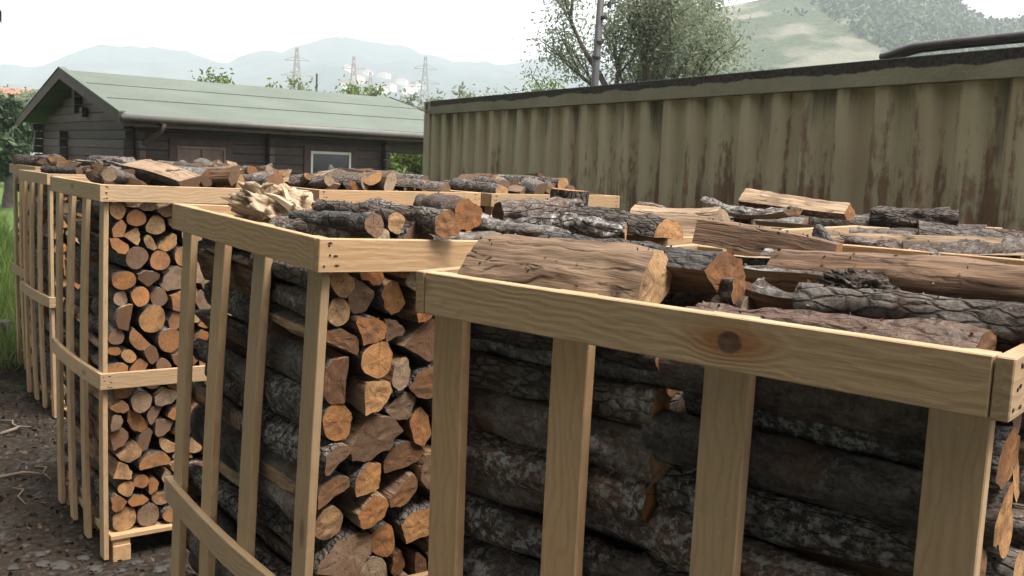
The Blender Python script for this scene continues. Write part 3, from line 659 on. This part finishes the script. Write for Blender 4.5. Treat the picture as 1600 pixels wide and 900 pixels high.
# local x along the long side, -y faces the crates, z from the ground
mb = MB(); prof = []; x = .10; d0, d1 = .024, .07
while x < CL-.14: prof += [(x, d1), (x+.054, d0), (x+.054+.084, d0), (x+.192, d1)]; x += .278
prof.append((CL-.1, d1)); zz = [.16, .5, .9, 1.3, 1.7, 2.1, CH-.145]
for z in zz: mb.v += [(px, py+.004*noise.noise(Vector((px*1.1, z*1.3, 4)))+(.012*max(0, noise.noise(Vector((px*2.6, z*2.2, 9)))-.25)), z) for px, py in prof]
n = len(prof); mb.f = [(j*n+i, j*n+i+1, (j+1)*n+i+1, (j+1)*n+i) for j in range(len(zz)-1) for i in range(n-1)]; mb.m = [0]*len(mb.f)
mb.build('side_panel', M['paint'], ct)
def bxp(name, a, b, mat, par, bev=.004): m = MB(); m.box(a, b); return m.build(name, mat, par, bevel=bev)
bxp('top_rail', (.13, .004, CH-.15), (CL-.13, .09, CH-.003), M['rail'], ct); bxp('bottom_rail', (.13, .0, .03), (CL-.13, .1, .16), M['paint'], ct)
for xx in (0, CL-.13): bxp('corner_post', (xx, 0, .15), (xx+.13, .13, CH-.13), M['paint'], ct); bxp('corner_post', (xx, CWd-.13, .15), (xx+.13, CWd, CH-.13), M['paint'], ct)
for xx in (-.004, CL-.16):
    for yy in (-.004, CWd-.16):
        for z in (.0, CH-.128):
            cc = bxp('corner_casting', (xx, yy, z), (xx+.165, yy+.165, z+.128), M['paint'], ct, .01)
            m = MB(); m.box((xx+.05, yy-.0015, z+.03), (xx+.11, yy+.01, z+.10)); m.build('hole', M['nail'], cc)
bxp('roof', (.1, .05, CH-.05), (CL-.1, CWd-.05, CH-.02), M['rail'], ct); bxp('back_panel', (.1, CWd-.08, .1), (CL-.1, CWd-.03, CH-.1), M['paint'], ct)
bxp('end_panel', (.05, .1, .1), (.09, CWd-.1, CH-.06), M['paint'], ct); bxp('end_panel', (CL-.09, .1, .1), (CL-.05, CWd-.1, CH-.06), M['paint'], ct)
bxp('floor', (.1, .1, .1), (CL-.1, CWd-.1, .16), M['paint'], ct)
CM = Matrix.Translation((-1.063, 11.07, 0)) @ Matrix.Rotation(CY, 4, 'Z')
M['pipe'] = plain('dark_pipe', (.09, .08, .085), .45, .3, 8)
for k, (dy, dz, dx) in enumerate(((.10, .022, 0), (.19, .024, -.03))):
    mb = MB(); pts = [CM @ Vector((x, dy+q, CH+z)) for x, q, z in ((6.22+dx, .0, .024), (6.27+dx, .0, .03), (6.33+dx, .01, .05), (6.42+dx, .02, .066), (6.6+dx, .04, .072), (7.1+dx, .07, .075), (8.5+dx, .1, .08), (10.5+dx, .1, .08), (11.2+dx, .1, .024))]
    mb.tube(pts, dz, 12); tag(mb.build('pipe', M['pipe'], smooth=True), ('thick' if k else 'bent')+' dark pipe lying along the container roof, '+('behind the other' if k else 'its open end drooping'), 'pipe', 'pipes on the container roof')
# ------------------------------------------------------------------ log cabin
def stain():
    t = NT('dark_stained_timber', .75, .2); c = t.coord(); r = t.rnd()
    p = t.vm('ADD', c, t.n('CombineXYZ', X=t.math('MULTIPLY', r, 37.), Y=r, Z=t.math('MULTIPLY', r, 5.)).outputs[0])
    f = t.noise(t.vm('MULTIPLY', p, (1, 1, 14)), 2.5, 5); v = t.ramp(r, (0, (.7, .7, .7)), (1, (1.25, 1.2, 1.2)))
    return t.done(t.mix(1., t.ramp(f, (.3, (.052, .038, .035)), (.7, (.095, .073, .067))), v, 'MULTIPLY'), f, .3, .01)
M['stain'] = stain(); M['trim'] = plain('brown_trim', (.055, .035, .03), .7); M['white'] = plain('pale_paint', (.5, .46, .42), .6, .1)
def felt():
    t = NT('green_felt', .9, .15); c = t.coord(); a = t.noise(c, 1.2, 4); b = t.noise(c, 90, 3)
    return t.done(t.mix(t.ramp(b, (.4, 0.), (.7, .5)), t.ramp(a, (.3, (.082, .095, .078)), (.7, (.112, .127, .106))), (.21, .24, .2)), b, .3, .01)
M['felt'] = felt(); t = NT('window_glass', .08, .6); M['glass'] = t.done((.03, .033, .036)); M['shutter'] = plain('shutter_wood', (.15, .10, .085), .7); M['gutter'] = plain('grey_gutter', (.14, .13, .12), .5, .1)
HO = Vector((-5.713, 14.274, 0)); hyaw = .66; HX = Vector((math.cos(hyaw), math.sin(hyaw), 0))
hx = HX.normalized(); hy = Vector((-hx.y, hx.x, 0)); HW = 7.0; EZ, RZ = 2.4, 3.2; HL = 6.45
cb = empty('log_cabin', HO, (0, 0, hyaw)); tag(cb, 'dark brown timber log cabin with a green felt roof', 'cabin')
def on_front(px, py, yl):      # pixel -> cabin-local x, z on the upright plane y = yl
    d = ray(px, py); P0 = HO+hy*yl; P = CAMP+d*((P0-CAMP).dot(hy)/d.dot(hy)); return (P-HO).dot(hx), P.z
def on_gable(px, py, xl):
    d = ray(px, py); P0 = HO+hx*xl; P = CAMP+d*((P0-CAMP).dot(hx)/d.dot(hx)); return (P-HO).dot(hy), P.z
WY, WX = .45, .30
x_end = on_front(604, 240, WY)[0]; PH = .146
def pbox(name, a, b, mat, par, bev=.012): m = MB(); m.box(a, b); return m.build(name, mat, par, bevel=bev)
wf = empty('front_wall'); wf.parent = cb; wg = empty('gable_wall'); wg.parent = cb
roof_z = lambda y: EZ+(RZ-EZ)*(1-abs(y-HW/2)/(HW/2))
for k in range(16): pbox('plank', (WX+.02, WY, k*PH), (x_end, WY+.10, (k+1)*PH-.002), M['stain'], wf)
for k in range(22):
    z0, z1 = k*PH, (k+1)*PH-.002; y0, y1 = WY+.12, HW-WY
    if z1 > EZ-.1: q = (z1-EZ+.12)/(RZ-EZ)*HW/2; y0, y1 = max(y0, q), min(y1, HW-q)
    if y1-y0 > .2: pbox('plank', (WX, y0, z0), (WX+.10, y1, z1), M['stain'], wg)
def ends(par, pts, zr):
    for k in range(int(zr[0]/PH), int(zr[1]/PH)):
        for (x0, y0, x1, y1) in pts:
            j = .012*((k*7) % 3-1); pbox('log_end', (x0+(j if x1-x0 > .14 else 0), y0+(j if y1-y0 > .14 else 0), k*PH+.006), (x1, y1, (k+1)*PH-.008), M['stain'], par)
xp = on_front(420, 240, WY)[0]
ends(wf, [(WX, WY-.16, WX+.1, WY-.002), (xp-.05, WY-.14, xp+.05, WY-.002), (x_end-.1, WY-.15, x_end, WY-.002)], (0, 2.34))
ends(wg, [(WX-.16, WY+.01, WX-.002, WY+.11), (WX-.16, HW-WY-.1, WX-.002, HW-WY)], (0, 2.34))
ym = on_gable(104, 200, WX)[0]
ends(wg, [(WX-.14, ym-.05, WX-.002, ym+.05)], (.0, 2.3)); ends(wg, [(WX-.14, HW/2-.05, WX-.002, HW/2+.05)], (2.55, 3.0))
pbox('back_wall', (WX, HW-WY-.1, 0), (HL-.9, HW-WY-.01, 2.33), M['stain'], cb); pbox('end_wall', (x_end-.1, WY+.1, 0), (x_end-.005, HW-WY-.12, 2.33), M['stain'], cb)
# roof: three felt courses a side, barge boards, fascia and gutter
rf = empty('roof'); rf.parent = cb
for side in (0, 1):
    for q in range(3):
        a, b = q/3, (q+1)/3+(.012 if q < 2 else 0); th = .05; lift = .004*(q)
        ya_, yb_ = (a*HW/2, b*HW/2) if side == 0 else (HW-a*HW/2, HW-b*HW/2)
        m = MB(); za, zb = EZ+(RZ-EZ)*a+lift, EZ+(RZ-EZ)*b+lift
        if q: za += .012
        m.add([(-.02, ya_, za), (HL, ya_, za), (HL, yb_, zb), (-.02, yb_, zb), (-.02, ya_, za-th), (HL, ya_, za-th), (HL, yb_, zb-th), (-.02, yb_, zb-th)], [(0, 1, 2, 3), (7, 6, 5, 4), (0, 4, 5, 1), (1, 5, 6, 2), (2, 6, 7, 3), (3, 7, 4, 0)])
        m.build('felt_course', M['felt'], rf)
    for xx in (-.06, HL+.005):
        m = MB(); e0, e1 = (0, HW/2) if side == 0 else (HW, HW/2)
        m.add([(xx, e0, EZ-.15), (xx+.035, e0, EZ-.15), (xx+.035, e1, RZ-.15), (xx, e1, RZ-.15), (xx, e0, EZ+.02), (xx+.035, e0, EZ+.02), (xx+.035, e1, RZ+.025), (xx, e1, RZ+.025)], [(0, 1, 2, 3), (4, 7, 6, 5), (0, 4, 5, 1), (2, 6, 7, 3), (1, 5, 6, 2), (0, 3, 7, 4)])
        m.build('barge_board', M['trim'], rf)
    m = MB(); m.add([(-.07, 0 if side == 0 else HW, EZ+.025), (.03, 0 if side == 0 else HW, EZ+.025), (.03, HW/2, RZ+.035), (-.07, HW/2, RZ+.035), (-.07, 0 if side == 0 else HW, EZ+.045), (.03, 0 if side == 0 else HW, EZ+.045), (.03, HW/2, RZ+.055), (-.07, HW/2, RZ+.055)], [(0, 1, 2, 3), (4, 7, 6, 5), (0, 4, 5, 1), (2, 6, 7, 3), (1, 5, 6, 2), (0, 3, 7, 4)])
    m.build('verge_strip', M['felt'], rf)
pbox('fascia', (0, .005, EZ-.17), (HL, .03, EZ-.055), M['trim'], rf, .003)
m = MB(); m.tube([(-.04, -.045, EZ-.05), (HL, -.045, EZ-.06)], .05, 10); gt = m.build('gutter', M['gutter'], rf, True)
for k in range(7): pbox('bracket', (.5+k*1.02, -.1, EZ-.11), (.53+k*1.02, .004, EZ-.10), M['trim'], gt, .002)
m = MB(); px_ = on_front(216, 225, WY-.05)[0]; m.tube([(px_+.25, -.04, EZ-.1), (px_+.22, 0, EZ-.22), (px_+.02, WY-.08, EZ-.45), (px_, WY-.06, EZ-.6), (px_, WY-.06, .05)], .04, 8); m.build('downpipe', M['trim'], cb, True)
pbox('porch_beam', (x_end+.004, WY-.02, on_front(630, 240, WY)[1]), (HL-.25, WY+.1, EZ-.12), M['stain'], cb); pbox('porch_post', (HL-.35, WY-.02, 0), (HL-.23, WY+.1, 2.0), M['stain'], cb)
pbox('rafter_tie', (WX-.10, ym-1.5, 2.42), (WX-.01, ym-1.3, 2.58), M['trim'], cb)
def window(p0, p1, pane, frame):
    x0, z1 = on_front(*p0, WY); x1, _ = on_front(p1[0], p0[1]+8, WY); z0 = z1-1.0
    w = empty('window'); w.parent = cb
    pbox('pane', (x0, WY-.012, z0), (x1, WY+.02, z1), M[pane], w, .002)
    for a, b in (((x0-.04, z1), (x1+.04, z1+.045)), ((x0-.04, z0), (x0, z1)), ((x1, z0), (x1+.04, z1)), ((x0-.04, z0-.05), (x1+.04, z0))):
        pbox('frame', (a[0], WY-.035, a[1]), (b[0], WY-.003, b[1]), M[frame], w, .003)
    for a, b in (((x0-.16, z0-.1), (x0-.045, z1+.05)), ((x1+.045, z0-.1), (x1+.16, z1+.05)), ((x0-.16, z1+.05), (x1+.16, z1+.16))): pbox('casing', (a[0], WY-.028, a[1]), (b[0], WY-.002, b[1]), M['trim'], w, .003)
    if pane == 'shutter': pbox('mullion', ((x0+x1)/2-.012, WY-.022, z0), ((x0+x1)/2+.012, WY-.012, z1), M['trim'], w, .002)
window((280, 232), (348, 232), 'shutter', 'shutter'); window((488, 240), (544, 240), 'glass', 'white')
# ------------------------------------------------------------------ vegetation
def leaf_mat(name, a, b, tr=.35):
    t = NT(name, .6, .25); i = t.attr('lr').outputs['Fac']; c = t.ramp(i, (0, a), (1, b))
    m = t.done(c); d = t.n('BsdfTranslucent', Color=c); x = t.n('MixShader', Fac=tr)
    t.t.links.new(t.b.outputs[0], x.inputs[1]); t.t.links.new(d.outputs[0], x.inputs[2]); t.t.links.new(x.outputs[0], t.t.nodes['Material Output'].inputs[0]); return m
M['leaf_olive'] = leaf_mat('grey_green_leaf', (.14, .165, .10), (.26, .285, .19), .55); M['leaf_green'] = leaf_mat('fresh_leaf', (.06, .10, .02), (.17, .23, .055), .45); M['leaf_dark'] = leaf_mat('dark_leaf', (.018, .035, .014), (.06, .09, .035), .2)
M['trunk'] = plain('trunk_bark', (.075, .06, .05), .9, .4, 9)
def leaves(name, C, size, mat, parent, seed, aspect=.45):
    rg = np.random.default_rng(seed); n = len(C); d = rg.normal(size=(n, 3)); d /= np.linalg.norm(d, axis=1)[:, None]; e = np.cross(d, rg.normal(size=(n, 3))); e /= np.linalg.norm(e, axis=1)[:, None]
    s = size*rg.uniform(.6, 1.3, n)[:, None]; a, b = d*s, e*s*aspect
    V = np.stack([C-a, C+b, C+a, C-b], axis=1).reshape(-1, 3).astype(np.float32)
    me = bpy.data.meshes.new(name); me.vertices.add(4*n); me.vertices.foreach_set('co', V.ravel()); me.loops.add(4*n); me.loops.foreach_set('vertex_index', np.arange(4*n, dtype=np.int32)); me.polygons.add(n); me.polygons.foreach_set('loop_start', np.arange(0, 4*n, 4, dtype=np.int32))
    at = me.attributes.new('lr', 'FLOAT', 'POINT'); at.data.foreach_set('value', np.repeat(rg.random(n), 4).astype(np.float32))
    me.materials.append(mat); me.update(); me.validate(); return link(bpy.data.objects.new(name, me), parent)
def tree(name, label, base, h, spread, nleaf, lsize, mat, seed, cat='tree', levels=4, trunk_h=.3, lean=(0, 0), group=None, tr=.03, clump=.22):
    rg = random.Random(seed); e = empty(name, base); tag(e, label, cat, group); mb = MB(); tips = []
    def grow(p, d, L, r, lv):
        pts = [p]; q = p.copy(); dd = d.copy()
        for i in range(4): dd = (dd+Vector((rg.gauss(0, .13), rg.gauss(0, .13), rg.gauss(.03, .08)))).normalized(); q = q+dd*L/4; pts.append(q.copy())
        mb.tube(pts, [r*(1-.13*i) for i in range(5)], 7 if lv < 2 else 4, cap=False)
        if lv >= levels-1: tips.extend(pts[1:])
        if lv < levels:
            for k in range(rg.choice((3, 3, 4)) if lv else 6):
                a = rg.uniform(0, 6.28); tl = rg.uniform(.45, 1.0) if lv else rg.uniform(.3, 1.0)
                nd = (dd+Vector((math.cos(a)*tl*spread, math.sin(a)*tl*spread, rg.uniform(-.1, .35)))).normalized()
                grow(pts[rg.choice((2, 3, 4, 4))], nd, L*rg.uniform(.58, .8), r*.52, lv+1)
    grow(Vector((0, 0, -.1)), Vector((lean[0], lean[1], 1)).normalized(), h*trunk_h, h*tr, 0)
    mx = max(p.z for p in tips); k = h/mx
    mb.v = [(v[0]*k, v[1]*k, v[2]*k) for v in mb.v]
    mb.build('trunk', M['trunk'], e, True)
    g = np.random.default_rng(seed); tp = np.array([tuple(p*k) for p in tips]); C = tp[g.integers(0, len(tp), nleaf)]+g.normal(size=(nleaf, 3))*h*.035*clump/.22
    C = C[C[:, 2] > .05]
    leaves('crown', C, lsize, mat, e, seed, .4); return e
def gp(px, Y): v = aty(px, 300, Y); return (v.x, Y, 0)
tree('olive_tree', 'large airy grey-green tree rising behind the container and the pole', gp(955, 24), 7.0, .62, 30000, .052, M['leaf_olive'], 4, levels=4)
tree('olive_tree', 'lower grey-green tree with a thin crown where the container roof rises', gp(1105, 25), 4.6, .9, 10000, .055, M['leaf_olive'], 9, levels=4)
tree('leafy_tree', 'pale bushy tree peeping over the container corner casting', gp(695, 33), 4.3, .9, 6000, .10, M['leaf_olive'], 12, levels=3)
tree('leafy_tree', 'fresh green bushy tree between pole and container corner', gp(855, 27), 4.4, .9, 9000, .06, M['leaf_green'], 15, levels=3)
tree('leafy_tree', 'grey-green bush just left of the large airy tree', gp(790, 29), 4.0, .95, 8000, .06, M['leaf_olive'], 27, levels=3)
tree('leafy_tree', 'bright green treetop poking above the middle of the cabin ridge', gp(352, 44), 5.35, .7, 3000, .13, M['leaf_green'], 17, levels=3)
tree('leafy_tree', 'bright green treetop beside a thin mast behind the cabin roof', gp(497, 44), 5.2, .8, 3000, .13, M['leaf_green'], 19, levels=3)
for px, Y, h, sd_ in ((625, 23.5, 2.6, 31), (650, 25, 2.8, 32), (600, 26, 2.6, 33), (672, 22, 2.3, 34)):
    tree('shrub', 'bright green shrub seen under the cabin porch beside the container', gp(px, Y), h, 1.1, 3500, .085, M['leaf_green'], sd_, 'shrub', 3, .2, group='shrubs under the porch')
for px, Y, h, sd_, mt, lb in ((12, 30, 3.3, 41, 'leaf_dark', 'dark green bush beside the gable of the cabin'), (-40, 28, 3.1, 42, 'leaf_dark', 'dark green bush at the edge of the grass'), (20, 46, 4.3, 43, 'leaf_olive', 'pale tree in front of the red-roofed villa')):
    tree('bush', lb, gp(px, Y), h, 1.1, 6500, .12, M[mt], sd_, 'bush', 3, .22)
# unseen trees added round the viewpoint to keep sky light off the crates
for (x, y, h, sd_) in ((-5.2, -3.2, 9.5, 51), (-1.2, -5.2, 9., 52), (-7.0, 1.2, 8.6, 53), (1.6, -6.0, 8.5, 54), (-8.2, 4.6, 9.5, 55), (-10.8, 8.8, 9.5, 56)):
    tree('unseen_shade_tree', 'unseen broad tree added to darken the crates', (x, y, 0), h, 1.05, 26000, .21, M['leaf_dark'], sd_, 'tree', 4, .3, group='unseen trees added for shade round the viewpoint', tr=.022, clump=.45)
# ------------------------------------------------------------------ pole, pylons, far houses
M['pole'] = plain('grey_pole', (.045, .042, .042), .6, .2); M['lattice'] = plain('painted_lattice', (.27, .22, .215), .6, .2); M['lattice2'] = plain('grey_lattice', (.22, .22, .22), .6, .2)
b0 = aty(929, 135, 13.6); t0 = aty(943, -60, 13.6); dirp = (t0-b0).normalized(); basep = b0-dirp*(b0.z/dirp.z)
pe = empty('utility_pole', basep); tag(pe, 'tall leaning grey pole rising behind the container', 'pole')
m = MB(); L = (t0-basep).length; m.tube([dirp*0, dirp*L], [.062, .046], 12); m.build('mast', M['pole'], pe, True)
for q in (.0, .46, 1.2): p = aty(932+q*9, 90-q*52, 13.6)-basep; m = MB(); m.tube([p-dirp*.015, p+dirp*.015], .062, 12); m.build('band', M['nail'], pe)
p = aty(942, 8, 13.6)-basep; m = MB(); m.tube([p, p+Vector((.1, 0, .02)), p+Vector((.2, 0, .05))], .014, 6); m.tube([p+Vector((.09, 0, -.03)), p+Vector((.09, 0, .05))], .03, 8); m.build('bracket', M['pole'], pe)
def pylon(px, py, Y, mat, label, w=3.2):
    top = aty(px, py, Y); H_ = top.z; e = empty('pylon', (top.x, Y, 0)); tag(e, label, 'pylon', 'pylons beyond the cabin')
    hw = lambda z: max(.25, w*(1-z/H_)**1.15+.25); m = MB(); N = 11; zs = [H_*(1-(1-k/N)**1.25) for k in range(N+1)]
    for sx in (-1, 1):
        for sy in (-1, 1): m.tube([(sx*hw(z), sy*hw(z), z) for z in zs], .11, 4)
    for k in range(N):
        a, b = hw(zs[k]), hw(zs[k+1])
        for s in (-1, 1):
            for A, B in (((-a, s*a, zs[k]), (b, s*b, zs[k+1])), ((a, s*a, zs[k]), (-b, s*b, zs[k+1])), ((s*a, -a, zs[k]), (s*b, b, zs[k+1])), ((s*a, a, zs[k]), (s*b, -b, zs[k+1]))): m.tube([A, B], .06, 3)
    m.build('mast', M[mat], e)
    for z, l in ((.62, 5.2), (.76, 4.4), (.89, 3.4)):
        m = MB(); m.tube([(-l, 0, z*H_), (l, 0, z*H_)], .09, 4); m.tube([(-l, 0, z*H_), (0, 0, z*H_+1.2)], .07, 4); m.tube([(l, 0, z*H_), (0, 0, z*H_+1.2)], .07, 4); m.build('crossarm', M[mat], e)
pylon(464, 74, 270, 'lattice', 'reddish lattice pylon standing apart with wide crossarms'); pylon(553, 88, 285, 'lattice', 'reddish pylon next to the small stubby one'); pylon(579, 112, 330, 'lattice', 'small stubby reddish pylon'); pylon(665, 88, 290, 'lattice2', 'grey pylon above the end of the cabin roof')
m = MB(); b1 = aty(495, 115, 60); m.tube([(b1.x, 60, 0), (b1.x, 60, b1.z)], .06, 6); tag(m.build('mast', M['pole']), 'thin mast sticking up behind the cabin ridge', 'mast')
M['wallp'] = plain('pale_render', (.52, .47, .42), .9, .1); M['tile'] = plain('red_roof_tile', (.30, .12, .08), .85, .3, 3)
def house(c, w, d, h, rh, label, group=None, yaw=0., wins=True):
    e = empty('villa', c, (0, 0, yaw)); tag(e, label, 'house', group); pbox('wall', (-w/2, -d/2, -1.5), (w/2, d/2, h), M['wallp'], e, .02)
    m = MB(); o_ = .5; m.add([(-w/2-o_, -d/2-o_, h), (w/2+o_, -d/2-o_, h), (w/2+o_, d/2+o_, h), (-w/2-o_, d/2+o_, h), (-w*.2, 0, h+rh), (w*.2, 0, h+rh)], [(3, 2, 1, 0), (0, 1, 5, 4), (1, 2, 5), (2, 3, 4, 5), (3, 0, 4)]); m.build('roof', M['tile'], e)
    if wins:
        for k in range(3): pbox('window', (-w/2+w*(.14+.29*k), -d/2-.03, h-1.7), (-w/2+w*(.14+.29*k)+1, -d/2+.02, h-.5), M['glass'], e, .002)
v = aty(38, 165, 62); house((v.x, 62, 0), 9, 8, 3.9, 1.5, 'pale villa with a red tiled roof beyond the cabin gable')
v = aty(-6, 160, 66); house((v.x-2, 66, 0), 8, 8, 4.3, 1.6, 'second red-roofed villa half hidden by the bushes')
bpy.context.view_layer.update(); mt_ = bpy.data.objects['mountain']
for k, (px, py) in enumerate(((540, 138), (560, 130), (598, 145), (612, 142), (628, 132), (640, 146), (575, 118), (655, 138), (600, 122), (545, 112))):
    hit, lo, _, _ = mt_.ray_cast(CAMP, ray(px, py).normalized())
    if hit: house(lo, 10+k % 3*3, 8, 5+k % 2*2, 2, 'pale little house far off on the mountain slope', 'houses on the mountain slope', k*.7, False)
rg_ = np.random.default_rng(11); hl = bpy.data.objects['hill']; C = []
for px, py in zip(rg_.uniform(1000, 1720, 30000), rg_.uniform(-30, 175, 30000)):
    hit, lo, _, _ = hl.ray_cast(CAMP, ray(px, py).normalized())
    if hit:
        dn = noise.fractal(Vector((lo.x*.028, lo.y*.03, lo.z*.05+2)), .9, 2, 3)-(.55 if lo.x < 112+8*noise.noise(Vector((lo.z*.08, 0, 0))) else -.7)
        if dn > rg_.uniform(-.25, .25): C.append((lo.x+rg_.normal()*.6, lo.y, lo.z+rg_.uniform(0, 1.8)))
o = leaves('hillside_scrub', np.array(C), 1.0, M['leaf_dark'], None, 12, .8); o['kind'] = 'stuff'; tag(o, 'dark scrub and small trees covering the hillside', 'scrub')
# ------------------------------------------------------------------ ground cover
rg = np.random.default_rng(7)
def scatter(name, n, fx, fy, keep, size, mat, seed, label, cat, kindv='stuff', flat=True):
    r_ = np.random.default_rng(seed); X = r_.uniform(*fx, n); Y = r_.uniform(*fy, n); k = np.array([keep(x, y) for x, y in zip(X, Y)]); X, Y = X[k], Y[k]
    C = np.array([(x, y, gz(x, y)+.008) for x, y in zip(X, Y)]); o = leaves(name, C, size, mat, None, seed, .55); o['kind'] = kindv; return o
M['litter'] = leaf_mat('dead_leaf', (.02, .013, .009), (.10, .07, .048), .1)
tag(scatter('leaf_litter', 16000, (-6, -.4), (1.5, 11), lambda x, y: True, .017, M['litter'], 3, '', ''), 'dead leaves and wood chips strewn over the dark soil', 'litter')
def blades(name, n, fx, fy, dens, h, mat, seed):
    r_ = np.random.default_rng(seed); X = r_.uniform(*fx, n); Y = r_.uniform(*fy, n); D = np.array([dens(x, y) for x, y in zip(X, Y)]); k = r_.random(n) < D; X, Y = X[k], Y[k]; n = len(X)
    Z = np.array([gz(x, y) for x, y in zip(X, Y)])-.005; a = r_.uniform(0, 6.28, n); hh = h*r_.uniform(.4, 1.2, n); w = .0035*(1+Y*.12); l = r_.normal(0, .45, (n, 2))*hh[:, None]
    dx, dy = np.cos(a)*w, np.sin(a)*w; V = np.stack([np.stack([X-dx, Y-dy, Z], 1), np.stack([X+dx, Y+dy, Z], 1), np.stack([X+l[:, 0], Y+l[:, 1], Z+hh], 1)], 1).reshape(-1, 3)
    me = bpy.data.meshes.new(name); me.from_pydata(V.tolist(), [], [(3*i, 3*i+1, 3*i+2) for i in range(n)]); at = me.attributes.new('lr', 'FLOAT', 'POINT'); at.data.foreach_set('value', np.repeat(r_.random(n), 3).astype(np.float32)); me.materials.append(mat); me.update()
    o = link(bpy.data.objects.new(name, me)); o['kind'] = 'stuff'; return o
cl = lambda x, y: max(0., noise.noise(Vector((x*.9, y*.9, 7)))*2.2-.25)
tag(blades('grass', 26000, (-6, -.6), (2, 10), cl, .10, M['leaf_green'], 5), 'tufts of weedy grass between the crates', 'grass')
tag(blades('grass', 60000, (-16, -4.2), (6.5, 24), lambda x, y: 1. if x < -.55*y+.6 else .0, .34, M['leaf_green'], 6), 'bright tall grass beside the last crate', 'grass')
CC = []
for key, n_ in (('C1', 1300), ('B1', 800), ('C2', 400)):
    MW, H = CMAT[key]; r_ = np.random.default_rng(n_)
    for a_, b_ in r_.uniform(.03, .97, (n_, 2)):
        p = MW @ Vector((b_, a_, H+.3)); dg = bpy.context.evaluated_depsgraph_get()
        hit = S.ray_cast(dg, p, Vector((0, 0, -1)), distance=.5)
        if hit[0] and noise.noise(Vector((p.x*9, p.y*9, 1))) > -.1 and hit[4].name.split('.')[0] in ('split_log', 'firewood_log', 'stacked_firewood'): CC.append(tuple(hit[1]+Vector((0, 0, .002))))
M['crumb'] = leaf_mat('bark_crumb', (.05, .035, .025), (.22, .15, .10), .0)
o = leaves('bark_crumbs', np.array(CC), .0042, M['crumb'], None, 21, .6); o['kind'] = 'stuff'; tag(o, 'crumbs of bark and splinters scattered over the heaped logs', 'crumbs')
M['stone'] = plain('grey_stone', (.05, .047, .043), .9, .35, 12)
rs = random.Random(3)
for px, py, s in ((95, 885, .04), (68, 882, .03), (62, 866, .025), (130, 872, .025), (180, 866, .02), (215, 880, .025), (108, 846, .02), (150, 890, .028), (40, 850, .018), (190, 893, .02), (250, 892, .03), (20, 888, .022)):
    p = atz(px, py, -.03); bm = bmesh.new(); bmesh.ops.create_icosphere(bm, subdivisions=3, radius=1)
    for v in bm.verts: v.co = Vector((v.co.x*s*1.2, v.co.y*s, v.co.z*s*.5))*(1+.35*noise.noise(v.co*1.4+Vector((px, 0, 0))))
    me = bpy.data.meshes.new('stone'); bm.to_mesh(me); bm.free(); me.materials.append(M['stone']); o = link(bpy.data.objects.new('stone', me)); o.location = (p.x, p.y, gz(p.x, p.y)+s*.15); tag(o, 'grey stone lying on the soil by the crate of log ends', 'stone', 'stones by the crates')
M['twig'] = plain('dry_twig', (.17, .13, .10), .9, .3)
for k, (pa, pb, r_, lb) in enumerate((((0, 676), (48, 665), .012, 'pale bent stick lying beside the crate with the bowed rail'), ((0, 740), (75, 738), .010, 'long thin dead branch on the dark soil'), ((55, 725), (80, 745), .006, 'short twig near the foot of the slatted crate'), ((20, 758), (40, 783), .005, 'crooked twig on the leaf litter'), ((0, 655), (35, 668), .008, 'second pale stick crossing the bent one'))):
    a, b = atz(*pa, -.01), atz(*pb, -.01); m = MB(); m.tube([a, a.lerp(b, .35)+Vector((.02, .03, .012)), a.lerp(b, .7)+Vector((-.02, .0, .015)), b], [r_, r_*.9, r_*.7, r_*.4], 6)
    for v in range(len(m.v)): x, y, z = m.v[v]; m.v[v] = (x, y, z+gz(x, y)+.02)
    tag(m.build('fallen_branch', M['twig'], smooth=True), lb, 'branch', 'sticks on the ground')
a = atz(-40, 520, .05); pbm = MB(); pbm.box((-1.1, -.09, -.1), (.0, .09, .12)); o = pbm.build('timber_beam', M['stain'], bevel=.01); b = atz(14, 520, .05); o.location = (b.x, b.y, .05); o.rotation_euler = (0, 0, .15); tag(o, 'dark timber beam lying beside the last crate', 'beam')
# ------------------------------------------------------------------ haze
t = bpy.data.materials.new('haze'); t.use_nodes = True; t.node_tree.nodes.clear()
pv = t.node_tree.nodes.new('ShaderNodeVolumePrincipled'); pv.inputs['Color'].default_value = (.89, .945, 1, 1); pv.inputs['Density'].default_value = HAZE; pv.inputs['Anisotropy'].default_value = .3
ou = t.node_tree.nodes.new('ShaderNodeOutputMaterial'); t.node_tree.links.new(pv.outputs[0], ou.inputs['Volume'])
m = MB(); m.box((-4500, -1500, -4), (4500, 4500, 260)); o = m.build('haze', t); o['kind'] = 'stuff'
